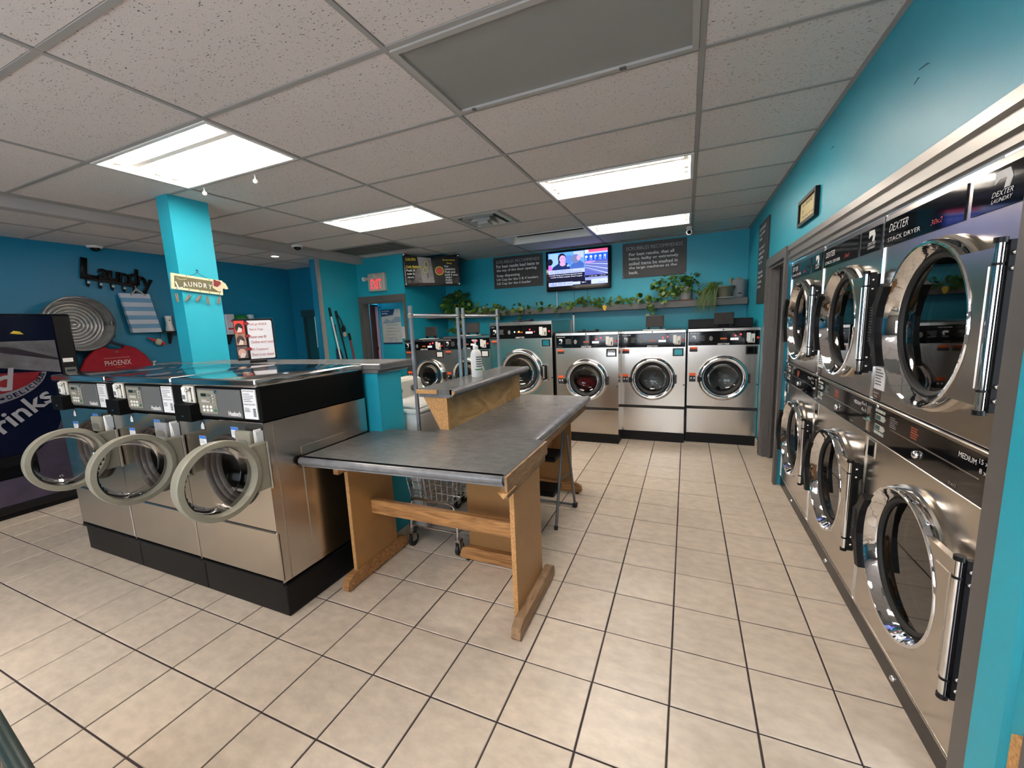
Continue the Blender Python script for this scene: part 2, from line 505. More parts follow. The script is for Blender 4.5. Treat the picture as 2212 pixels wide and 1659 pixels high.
wr = next(o for o in bpy.data.objects if o.name == 'wall_right')
for (y, z, l, a) in ((3.10, 2.455, .06, .2), (2.07, 2.362, .085, .35), (2.12, 2.350, .04, -.2)):
    obj('scuff_mark', MB().prism([(y - l / 2, z), (y - l / 6, z + .004 + a * .012), (y + l / 2, z + a * l * .6), (y + l / 2, z + a * l * .6 + .004), (y - l / 6, z + .010 + a * .012)], 'yz', XR - .0012, XR), mat('scuff', (.008, .10, .14), .8), wr)
# baseboards (tile skirting) where they show
struct('baseboard_right', MB().box(XR - 0.012, XR, 5.02, 5.30, 0, 0.10, 0.003), TILE)
struct('baseboard_corner', MB().box(XR - 0.012, XR, 4.105, 4.13, 0, 0.10, 0.003), TILE)

# door casings
d1 = holder('door_1')                        # open doorway under the EXIT sign
b = MB()
b.box(-5.115, -5.02, 5.395, 5.42, 0, 2.06).box(-4.165, -4.122, 5.395, 5.42, 0, 2.06).box(-5.02, -4.165, 5.395, 5.42, 1.965, 2.06)
obj('door_casing', b, GREYTRIM, d1)
b = MB()
b.box(-5.02, -4.985, 5.42, 5.54, 0, 1.965).box(-4.178, -4.165, 5.42, 5.54, 0, 1.965).box(-4.985, -4.178, 5.42, 5.54, 1.94, 1.965)
obj('door_jamb', b, GREYTRIM, d1)
door = obj('door_leaf', MB().box(-4.99, -4.95, 5.55, 6.35, 0.01, 1.94), mat('dark_brown_door', (0.05, 0.017, 0.013), 0.4, mott=(5, .3)), d1, label='dark brown door leaf swung open')
d2 = holder('door_2')                        # doorway in the right wall
b = MB()
b.box(XR - 0.025, XR, 4.93, 5.02, 0, 2.06).box(XR - 0.025, XR, 4.09, 4.16, 0, 2.06).box(XR - 0.025, XR, 4.16, 4.93, 1.98, 2.06)
obj('door_casing', b, GREYTRIM, d2)
b = MB()
b.box(XR, XR + 0.12, 4.895, 4.93, 0, 1.98).box(XR, XR + 0.12, 4.16, 4.185, 0, 1.98).box(XR, XR + 0.12, 4.185, 4.895, 1.955, 1.98)
b.box(XR + 0.05, XR + 0.075, 4.86, 4.895, 0, 1.955)
obj('door_jamb', b, GREYTRIM, d2)
d3 = holder('door_3')                        # glazed door at the end of the left bay
obj('door_frame', MB().box(-6.07, -6.02, 5.12, 5.15, 0, 1.89).box(-6.10, -5.22, 5.11, 5.15, 1.78, 1.89), mat('dark_teal_frame', (0.015, 0.06, 0.075), 0.4), d3)
obj('glass_pane', MB().box(-6.02, -5.22, 5.138, 5.15, 0, 1.78), mat('dark_teal_glass', (0.01, 0.085, 0.10), 0.1), d3)
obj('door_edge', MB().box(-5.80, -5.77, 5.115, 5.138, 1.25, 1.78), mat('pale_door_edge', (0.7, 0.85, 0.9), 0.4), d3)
# corner bead on the stub wall and the near casing beside the dryers
struct('trim_1', MB().box(-5.082, -5.045, 4.595, 4.645, 0, 2.673), mat('brushed_trim', (0.30, 0.29, 0.28), 0.35, mott=(6, .1)))
t2 = holder('trim_2')
obj('casing', MB().box(0.745, 0.80, 1.372, 1.452, 0, 2.06, 0.004), GREYTRIM, t2)
obj('casing', MB().box(0.725, 0.775, 1.09, 1.18, 0, 2.3, 0.004), GREYTRIM, t2)
obj('painted_corner', MB().box(0.735, 0.80, 1.245, 1.372, 0, 2.9, 0.012), TEAL, t2, smooth=40)
obj('painted_corner', MB().box(0.745, 0.80, 1.18, 1.245, 0, 2.9), TEAL, t2)
for z0, z1 in ((0.90, 0.965), (0.80, 0.84), (0.36, 0.52)):
    obj('bare_wood_chip', MB().prism([(1.195, z0), (1.23, z0 + .01), (1.23, z1 - .02), (1.207, z1), (1.185, z1 - .015)], 'yz', 0.7385, 0.746), CHIP, t2)

# ---------------------------------------------------------------- ceilings
struct('ceiling_slab', MB().box(XL - 0.2, 1.2, YF - 0.2, YB + 0.3, 2.9, 3.0), PAN)
cl = holder('ceiling')
CX, CY, CW, CD = -1.1823, 1.5442, 1.2192, 0.6096
def gx(p): return CX + CW * p
def gy(q): return CY + CD * q
HOLES = {(-2, 0), (0, 0), (-2, 3), (0, 3), (0, 6), (-1, 6), (-3, 5), (-2, -4), (0, -4)}
tile_cache = {}
def ctile(parent, x0, x1, y0, y1, z):
    key = (round(x1 - x0, 3), round(y1 - y0, 3))
    if key not in tile_cache:
        w, d = (x1 - x0) / 2 - 0.012, (y1 - y0) / 2 - 0.012
        tile_cache[key] = obj('ceiling_tile', MB().box(-w, w, -d, d, 0, 0.016, 0.003), CEIL, parent)
        o = tile_cache[key]
    else:
        o = tile_cache[key].copy(); COL.objects.link(o); o.parent = parent
    o.location = ((x0 + x1) / 2, (y0 + y1) / 2, z)
for p in range(-3, 2):
    for q in range(-7, 9):
        if (p, q) in HOLES: continue
        x0, x1, y0, y1 = gx(p), gx(p + 1), gy(q), gy(q + 1)
        x1 = min(x1, XR); y1 = min(y1, YB); y0 = max(y0, YF)
        if y1 - y0 < 0.05: continue
        if p <= -3 and y0 > 5.3: continue
        if p == -1 and q == 4: x0 += CW / 2          # half of this bay is the air vent
        ctile(cl, x0, x1, y0, y1, HC + 0.004)
b = MB()
for p in range(-3, 2): b.box(gx(p) - 0.012, gx(p) + 0.012, YF, YB if p > -3 else 5.42, HC - 0.001, HC + 0.03)
for q in range(-6, 9): b.box(SX, XR, gy(q) - 0.012, gy(q) + 0.012, HC, HC + 0.03)
b.box(gx(-1) + CW / 2 - .012, gx(-1) + CW / 2 + .012, gy(4), gy(5), HC, HC + .03)
b.box(XR - 0.022, XR + 0.03, YF, YB, HC - 0.002, HC + 0.02).box(-4.12, XR, YB - 0.022, YB, HC - 0.002, HC + 0.02)
b.box(SX, SX + 0.10, YF, 5.42, HC + 0.001, HC + 0.02).box(-5.05, -4.12, 5.40, 5.42, HC - .002, HC + .02)
b.box(-4.12, -4.10, 5.42, YB, HC - .002, HC + .02)
obj('ceiling_grid', b, GRID, cl)
obj('soffit', MB().box(SX - 0.02, SX, YF, 5.42, LZ, HC + 0.02).box(SX - 0.12, SX - 0.02, YF, 5.42, LZ - 0.002, LZ + 0.012), mat('soffit_paint', (0.42, 0.40, 0.385), 0.7), cl)
lc = holder('ceiling_low')
yy = [2.07 + 0.61 * k for k in range(-7, 6)]
for y0, y1 in zip(yy, yy[1:]):
    for x0, x1 in ((XL, -5.61), (-5.61, SX - 0.02)): ctile(lc, x0, x1, y0, min(y1, 5.15 if x1 < -5.5 else 5.42), LZ + 0.004)
b = MB()
b.box(-5.622, -5.598, YF, 5.15, LZ - 0.001, LZ + 0.02)
for y in yy: b.box(XL, SX - 0.02, y - 0.012, y + 0.012, LZ, LZ + 0.02)
obj('ceiling_grid', b, GRID, lc)

# ---------------------------------------------------------------- fluorescent fixtures
def fixture(p, q, label, tubes=3, lit=True, group='fluorescent ceiling lights', unlit=None):
    x0, x1, y0, y1 = gx(p) + 0.012, gx(p + 1) - 0.012, gy(q) + 0.012, gy(q + 1) - 0.012
    t = thing('ceiling_light', label, 'light', ((x0 + x1) / 2, (y0 + y1) / 2, HC), 0, group)
    w, d = (x1 - x0) / 2, (y1 - y0) / 2
    b = MB()
    for a in ((-w, w, -d, -d + 0.022), (-w, w, d - 0.022, d), (-w, -w + 0.022, -d + .022, d - .022), (w - 0.022, w, -d + .022, d - .022)): b.box(*a, -0.006, 0.012)
    obj('frame', b, PAN, t)
    b = MB()
    W2, D2, hh = w - 0.012, d - 0.012, 0.11
    b.quad((-W2 + .05, -D2 + .05, hh), (W2 - .05, -D2 + .05, hh), (W2 - .05, D2 - .05, hh), (-W2 + .05, D2 - .05, hh))
    lo = [(-W2, -D2, 0), (W2, -D2, 0), (W2, D2, 0), (-W2, D2, 0)]; hi = [(-W2 + .05, -D2 + .05, hh), (W2 - .05, -D2 + .05, hh), (W2 - .05, D2 - .05, hh), (-W2 + .05, D2 - .05, hh)]
    for k in range(4): b.quad(lo[k], lo[(k + 1) % 4], hi[(k + 1) % 4], hi[k])
    obj('reflector', b, PAN, t)
    ys = {3: (-0.17, 0.06, 0.17), 1: (0.17,), 0: ()}[tubes]
    obj('ballast_cover', MB().prism([(-0.11, hh), (-0.02, hh), (-0.045, 0.045), (-0.085, 0.045)], 'yz', -w + .03, w - .03), PAN, t)
    for k, y in enumerate(ys):
        obj('fluorescent_tube', MB().cyl((-w + 0.07, y, 0.055), (w - 0.07, y, 0.055), 0.0185, 12), TUBE_M, t, smooth=50)
        for s in (-1, 1): obj('lamp_holder', MB().box(s * (w - .055) - .015, s * (w - .055) + .015, y - .02, y + .02, .02, .1), WHITE, t)
    return t
fixture(-2, 0, 'bright open ceiling light right in front of the blue pillar')
fixture(-2, 3, 'bright open ceiling light left of the ceiling air vent')
fixture(0, 3, 'bright open ceiling light below the grey frosted panel, right side')
t = fixture(0, 6, 'narrow looking ceiling light with one lit tube above the dark sign by the camera', 1)
obj('lamp_label', MB().box(0.30, 0.40, 0.10, 0.15, 0.085, 0.088), mat('tan_label', (0.55, 0.38, 0.15), .6), t)
t = fixture(-1, 6, 'unlit open ceiling light above the black coin banner', 0)
obj('air_slot', MB().box(-0.5, 0.52, 0.19, 0.235, 0.085, 0.09), DARK, t)
fixture(-2, -4, 'ceiling light behind the camera, street side left')
fixture(0, -4, 'ceiling light behind the camera, street side right')
t = thing('ceiling_panel', 'large grey frosted unlit light panel in the ceiling grid', 'light panel', ((gx(0) + gx(1)) / 2, (gy(0) + gy(1)) / 2, HC))
b = MB(); w, d = CW / 2 - 0.013, CD / 2 - 0.013
for a in ((-w, w, -d, -d + 0.026), (-w, w, d - 0.026, d), (-w, -w + 0.026, -d + .026, d - .026), (w - 0.026, w, -d + .026, d - .026)): b.box(*a, -0.008, 0.012)
obj('frame', b, mat('panel_frame', (0.40, 0.385, 0.365), .55), t)
obj('lens', MB().box(-w + .02, w - .02, -d + .02, d - .02, 0.004, 0.010), LENS, t)
obj('latch', MB().box(-w + .09, -w + .11, d - .03, d - .01, -0.012, -0.006).box(-w + .86, -w + .89, d - .03, d - .01, -0.012, -0.006), GREY, t)

t = thing('air_vent', 'square metal ceiling air vent with stepped louvres', 'vent', (gx(-1) + CW / 4, (gy(4) + gy(5)) / 2, HC))
VENT = mat('vent_metal', (0.50, 0.50, 0.48), 0.4)
h = 0.285
b = MB()
for a in ((-h, h, -h, -h + .06), (-h, h, h - .06, h), (-h, -h + .06, -h + .06, h - .06), (h - .06, h, -h + .06, h - .06)): b.box(*a, -0.004, 0.006)
obj('frame', b, VENT, t)
obj('duct', MB().box(-h + .05, h - .05, -h + .05, h - .05, 0.12, 0.13), DARK, t)
for r0, dr, z0 in ((0.190, .045, -0.010), (0.118, .035, -0.028)):
    b = MB(); r1 = r0 - dr
    A = [(-r0, -r0, z0), (r0, -r0, z0), (r0, r0, z0), (-r0, r0, z0)]; Bq = [(-r1, -r1, z0 + .075), (r1, -r1, z0 + .075), (r1, r1, z0 + .075), (-r1, r1, z0 + .075)]
    for k in range(4): b.quad(A[k], A[(k + 1) % 4], Bq[(k + 1) % 4], Bq[k])
    obj('louvre', b, VENT, t)
obj('louvre', MB().hexa([(-.065, -.065, -.045), (.065, -.065, -.045), (.065, .065, -.045), (-.065, .065, -.045)], [(-.045, -.045, 0.03), (.045, -.045, .03), (.045, .045, .03), (-.045, .045, .03)]), VENT, t)

t = thing('return_grille', 'dark dusty return air grille in the ceiling near the exit', 'vent', ((gx(-3) + gx(-2)) / 2, (gy(5) + gy(6)) / 2, HC))
obj('frame', MB().box(-.595, .595, -.29, -.265, -.002, .012).box(-.595, .595, .265, .29, -.002, .012).box(-.595, -.57, -.265, .265, -.002, .012).box(.57, .595, -.265, .265, -.002, .012), GRID, t)
obj('grille', MB().box(-.57, .57, -.265, .265, .004, .012), mat('dusty_grille', (0.105, 0.105, 0.098), .9, mott=(3.5, .45), stretch=(3, .5, 1)), t)

# detectors, cameras and the recessed downlight
def dome(label, x, y, z):
    t = thing('smoke_detector', label, 'detector', (x, y, z))
    obj('base', MB().cyl((0, 0, -0.02), (0, 0, 0.003), 0.065, 20, 0.075), WHITE, t, smooth=40)
    obj('dome', MB().lathe([(0.045, -0.02), (0.04, -0.04), (0.02, -0.055), (0, -0.058)], axis='z', n=18), BLACK_G, t, smooth=60)
dome('small ceiling camera dome by the soffit near the exit', -4.84, 4.12, HC)
dome('small ceiling camera dome against the left wall above the Laundry rack', -6.25, 2.6, LZ)
t = thing('security_camera', 'white bullet security camera under the last ceiling light', 'camera', (0.005, 6.02, HC))
obj('mount', MB().cyl((0, 0, -0.03), (0, 0, 0), 0.035, 16), WHITE, t, smooth=40)
obj('body', MB().cyl((0, 0.03, -0.055), (0, -0.10, -0.085), 0.036, 18), WHITE, t, smooth=40)
obj('lens', MB().cyl((0, -0.097, -0.084), (0, -0.106, -0.086), 0.024, 16), BLACK_G, t, smooth=40)
for k, (x, y, l) in enumerate(((-3.50, 2.185, 'small white ceiling sensor ball at the corner of the nearest lit light'), (-2.93, 2.20, 'small white ceiling sensor ball along the edge of the nearest lit light'))):
    t = thing('ceiling_sensor', l, 'sensor', (x, y, HC), 0, 'white ceiling sensor balls')
    obj('stem', MB().cyl((0, 0, -0.03), (0, 0, 0.003), 0.006, 10), WHITE, t)
    obj('ball', MB().ball((0, 0, -0.042), 0.017, 14), WHITE, t, smooth=80)
t = thing('downlight', 'small round recessed lamp in the low ceiling of the left bay', 'lamp', (-5.34, 4.16, LZ))
obj('trim_ring', MB().lathe([(0.04, 0.004), (0.055, -0.004), (0.058, 0.004)], axis='z', n=24), WHITE, t, smooth=50)
obj('lens', MB().cyl((0, 0, -0.002), (0, 0, 0.004), 0.041, 20), mat('downlight_lens', (0.8, 0.95, 1.0), .4, emit=6), t)
# ---------------------------------------------------------------- round steel washers along the back wall (front faces -y, origin at the front's foot)
def chrome_door(t, cx, cz, R, handle='l', contents=None, glass=GLASS):
    k = R / 0.262
    d = obj('door', MB().lathe([(R, 0.0), (R * 1.0, -0.018), (R * .965, -0.042), (R * .90, -0.058), (R * .83, -0.055), (R * .77, -0.036), (R * .745, -0.012), (R * .735, 0.01)], (cx, 0, cz), 'y', 64), CHROME_W, t, smooth=70, label='round chrome door')
    obj('gasket', MB().lathe([(R * .745, -0.012), (R * .70, -0.024), (R * .615, -0.012), (R * .60, 0.012)], (cx, 0, cz), 'y', 48), RUBBER, d, smooth=60)
    obj('door_glass', MB().lathe([(R * .645, -0.006), (R * .55, 0.022), (R * .36, 0.048), (R * .15, 0.058), (0, 0.06)], (cx, 0, cz), 'y', 48), glass, d, smooth=80)
    s = -1 if handle == 'l' else 1
    if handle == 'l':
        obj('handle', MB().prism([(cx - R * 1.02, cz - .045), (cx - R * .86, cz - .035), (cx - R * .86, cz + .012), (cx - R * 1.02, cz + .02)], 'xz', -0.066, -0.01), BLACK, d)
        obj('hinge', MB().prism([(cx + R * .93, cz - .05), (cx + R * 1.04, cz - .05), (cx + R * 1.04, cz + .05), (cx + R * .93, cz + .05)], 'xz', -0.045, -0.002), CHAR, d)
    else:
        obj('handle', MB().tube([(cx + R * 1.02, -.03, cz - .09), (cx + R * 1.14, -.05, cz - .085), (cx + R * 1.14, -.05, cz + .085), (cx + R * 1.02, -.03, cz + .09)], 0.012, 8), BLACK, d, smooth=60)
        obj('handle_plate', MB().prism(rect(cx + R * 1.02, cx + R * 1.21, cz - .11, cz + .11), 'xz', -0.028, -0.001), CHROME, d)
    dr = obj('drum', MB().lathe([(R * .70, 0.02), (R * .76, 0.06), (R * .76, 0.40), (R * .2, 0.43), (0, 0.43)], (cx, 0, cz), 'y', 48), DRUM, t, smooth=50)
    obj('drum_hub', MB().cyl((cx, 0.40, cz), (cx, 0.428, cz), R * .10, 20), mat('pale_hub', (.62, .72, .78), .3), dr, smooth=40)
    for a in (0.4, 2.5, 4.6):
        obj('drum_lifter', MB().cyl((cx + R * .70 * math.cos(a), 0.08, cz + R * .70 * math.sin(a)), (cx + R * .70 * math.cos(a), 0.40, cz + R * .70 * math.sin(a)), R * .10, 8), DRUM, dr, smooth=50)
    return d

def machine_panel(t, w, z0, z1, big=False, seed=1, coin='open', rlabel=True):
    """the black control strip and all its printed parts"""
    p = bx('control_panel', BLACK_G, t, -w / 2 + .008, w / 2 - .008, -0.012, 0.02, z0, z1, 0.003)
    h = z1 - z0; zc = (z0 + z1) / 2; x = lambda f: -w / 2 + f * w
    y = -0.0122
    text('size_print', 'LARGE' if big else 'MEDIUM 40LB', .05 if big else .10, .010, LETTER, p, x(.03), y, z1 - .020, fat=.01)
    b = MB().prism([(x(.062), zc + .015), (x(.062), zc + .037), (x(.105), zc + .037), (x(.118), zc + .022), (x(.106), zc - .006), (x(.092), zc - .006), (x(.098), zc + .018), (x(.075), zc + .018)], 'xz', y - .001, y)
    obj('logo', b, LETTER, p)
    lines('logo_print', x(.055), x(.12), zc - .012, .008, 2, DIM, p, y, .005, seed)
    lines('instructions', x(.17), x(.27), zc + .035, .011, 6, DIM, p, y, .004, seed)
    obj('crest', MB().prism(disc(x(.33), zc, .020, .028, 12), 'xz', y - .001, y), DIM, p)
    obj('amber_display', MB().prism(rect(x(.46), x(.55), zc - .012, zc + .004), 'xz', y - .001, y), AMBER_D, p)
    for i in range(4):
        obj('digit', MB().prism(rect(x(.60 + .028 * i), x(.622 + .028 * i), zc - .022, zc + .002), 'xz', y - .001, y), WHITE_L, p)
    for (fx, dz, m, r) in ((.665, .028, RED_L, .011), (.735, .040 if not big else .0, RED_L, .011 if not big else .008)):
        obj('red_light', MB().ball((x(fx), y - .003, zc + dz), r * .8, 10), m, p, smooth=80)
    if big:
        obj('green_light', MB().ball((x(.42), y, zc + .002), .009, 10), GREEN_L, p, smooth=80)
        obj('amber_light', MB().ball((x(.49), y, zc + .004), .009, 10), AMBER_L, p, smooth=80)
    text('nameplate', 'DEXTER', .125, .018, LETTER, p, x(.5) - .06, y, z0 + .004, fat=.02, slant=.35)
    lines('small_print', x(.03), x(.13), z0 + .018, .01, 1, DIM, p, y, .005, seed + 5)
    c = bx('coin_slot', IVORY, p, x(.83), x(.925), -0.020, -0.01, zc - .055, zc + .045, .003)
    obj('coin_key', MB().box(x(.815), x(.868), -0.032, -0.018, zc - .04, zc + .058, .003), WHITE, p)
    obj('coin_print', MB().prism(rect(x(.895), x(.91), zc - .045, zc - .005), 'xz', -.0215, -.020), PRINT, p)
    obj('stop_button', MB().cyl((x(.965), -0.026, zc), (x(.965), -0.01, zc), .013, 14), RED_P, p, smooth=40)
    return p

def washer(label, xc, y, w, H, pz0, pz1, dcx, dz, R, depth=1.0, seam=0.44, toe=0.115, hopper=None, big=False, seed=1, full=True, contents=False, glassplate=CHROME, box=False, handle='l', steel=STEEL):
    t = thing('front_load_washer', label, 'washer', (xc, y, 0), 0, 'front-load washers along the back wall')
    hw_ = w / 2
    b = MB().holed(-hw_, hw_, seam + .012, pz0, dcx, dz, R * .74, 0.0, 48, 0.04)
    b.box(-hw_, -hw_ + .004, 0.0005, depth, toe, H - .04).box(hw_ - .004, hw_, 0.0005, depth, toe, H - .04).box(-hw_ + .004, hw_ - .004, depth - .004, depth, toe, H - .04)
    obj('cabinet', b, steel, t)
    bx('top', STEEL, t, -hw_ - .002, hw_ + .002, -0.006, depth, pz1, H, .004)
    obj('lock', MB().cyl((0, -0.014, (pz1 + H) / 2), (0, -0.006, (pz1 + H) / 2), .010, 12), GREY, t, smooth=40)
    machine_panel(t, w, pz0, pz1, big, seed)
    bx('seam_strip', CHAR, t, -hw_, hw_, -0.002, 0.02, seam - .018, seam + .012)
    bx('lower_panel', STEEL, t, -hw_ + .002, hw_ - .002, -0.004, 0.02, toe + .003, seam - .02, .004)
    bx('toe_kick', BLACK, t, -hw_, hw_, 0.004, depth, 0, toe)
    chrome_door(t, dcx, dz, R, handle)
    k = 1.0
    wl = bx('warning_label', PRINT, t, -hw_ + .02, -hw_ + .105, -0.0012, 0.001, pz0 - .075, pz0 - .022)
    obj('orange_band', MB().prism(rect(-hw_ + .02, -hw_ + .105, pz0 - .042, pz0 - .020), 'xz', -.0025, -.001), ORANGE, wl)
    if full:
        wl = bx('warning_label', PRINT, t, -hw_ + .022, -hw_ + .092, -0.0012, 0.001, dz - .05, dz + .05)
        obj('orange_band', MB().prism(rect(-hw_ + .022, -hw_ + .092, dz + .022, dz + .055), 'xz', -.0025, -.001), ORANGE, wl)
        for xx in (.035, .068): obj('label_mark', MB().prism(rect(-hw_ + xx, -hw_ + xx + .016, dz - .015, dz + .003), 'xz', -.0025, -.001), LETTER, wl)
    g = bx('window_plate', WHITE if glassplate is CHROME else STEEL, t, hw_ - .145, hw_ - .015, -0.006, 0.001, pz0 - .115, pz0 - .012, .003)
    obj('plate_rim', MB().prism(rect(hw_ - .138, hw_ - .022, pz0 - .108, pz0 - .018), 'xz', -.010, -.004), BLACK, g)
    obj('plate_glass', MB().prism(rect(hw_ - .122, hw_ - .036, pz0 - .096, pz0 - .030), 'xz', -.0115, -.009), glassplate, g)
    obj('side_bolt', MB().cyl((hw_ - .012, -.004, dz - .07), (hw_ - .012, .004, dz - .07), .008, 10), BLACK, t)
    if hopper == 'open':
        hp = obj('soap_hopper_lid', MB().box(-.105, .105, -.008, .008, 0, .145, .006).xf(Matrix.Translation((.015, .17, H + .035)) @ Matrix.Rotation(math.radians(-8), 4, 'X')), CHAR, t)
        for s in (-1, 1): obj('hopper_hinge', MB().box(.015 + s * .07 - .014, .015 + s * .07 + .014, .15, .185, H, H + .045), BLACK, hp)
        obj('hopper_rim', MB().box(-.115, .145, .05, .18, H, H + .010, .003), WHITE if not box else BLACK, t)
    elif hopper == 'shut':
        hp = obj('soap_hopper_lid', MB().box(-.13, .10, .06, .20, H + .004, H + .018, .004), CHAR, t)
        for s in (-1, 1): obj('hopper_hinge', MB().box(.015 + s * .08 - .02, .015 + s * .08 + .02, .17, .22, H, H + .032, .004), BLACK, hp)
    if box: bx('rear_housing', BLACK, t, -hw_ + .002, hw_ - .04, 0.30, 0.75, H, H + .105, .006)
    if contents:
        b = MB().ball((0, 0, 0), 1, 28)
        r = random.Random(4)
        for v in b.bm.verts:
            n = math.sin(v.co.x * 5 + 1) * math.cos(v.co.z * 4) * .06 + r.uniform(-.02, .02)
            v.co = Vector((dcx + v.co.x * R * (.66 + n), .20 + v.co.y * .13, min(dz + R * .06 + v.co.x * -.012, dz - R * .18 + v.co.z * R * (.46 + n))))
        l = obj('red_laundry', b, mat('red_cloth', (.50, .018, .028), .8, mott=(14, .4), bump=(26, .5)), None, smooth=80)
        l.location = (xc, y, 0)
        tagp(l, 'red washing tumbled inside the drum of the washer with the shut soap lid', 'laundry')
    return t

Z3 = 1.378
washer('leftmost dull steel washer half hidden behind the chrome cart post', -3.50, 4.95, 0.68, 1.345, 1.19, 1.312, 0.08, .825, .245, seed=2, hopper='open', steel=STEEL_D, glassplate=WHITE)
washer('steel washer behind the white pump bottle with its soap lid up', -2.797, 4.95, 0.725, Z3, 1.195, 1.343, 0.0, .82, .262, seed=3, hopper='open', steel=STEEL_D, glassplate=WHITE)
washer('tallest and widest steel washer with green and amber lights', -1.995, 4.95, 0.868, 1.54, 1.325, 1.492, 0.0, .885, .305, seed=4, hopper='shut', big=True, handle='r', seam=.5, full=False)
washer('steel washer with red washing behind its door glass', -1.128, 4.95, 0.770, Z3, 1.192, 1.342, -0.005, .79, .265, depth=.95, seed=5, hopper='shut', contents=True)
washer('steel washer with soap lid up, second from the right end of the back row', -0.379, 5.2, 0.745, 1.370, 1.17, 1.336, 0.005, .785, .265, seed=6, hopper='open', glassplate=mat('teal_plate', (.03, .30, .36), .15))
washer('steel washer in the right corner with a black housing on top', 0.389, 5.28, 0.742, 1.372, 1.178, 1.336, 0.010, .795, .264, seed=7, hopper='open', box=True, glassplate=BLACK_G)
for k, (x, y, l) in enumerate(((-0.752, 5.17, 'thin black filler strip between the two right washers'), (0.006, 5.28, 'thin black filler strip beside the corner washer'), (-1.536, 4.96, 'thin black filler post beside the red laundry washer'))):
    t = tagp(bx('filler_strip', BLACK, None, x - .010, x + .010, y + .03, y + .3, 0, 1.34), l, 'filler', 'filler strips between washers')
# white post behind the tall washer
t = thing('white_pole', 'thin white pole with a black cap standing behind the washers', 'pole', (-1.545, 5.98, 0))
obj('pole', MB().cyl((0, 0, 0), (0, 0, 1.61), .013, 12), WHITE, t, smooth=40)
obj('cap', MB().cyl((0, 0, 1.61), (0, 0, 1.635), .014, 12), BLACK, t, smooth=40)

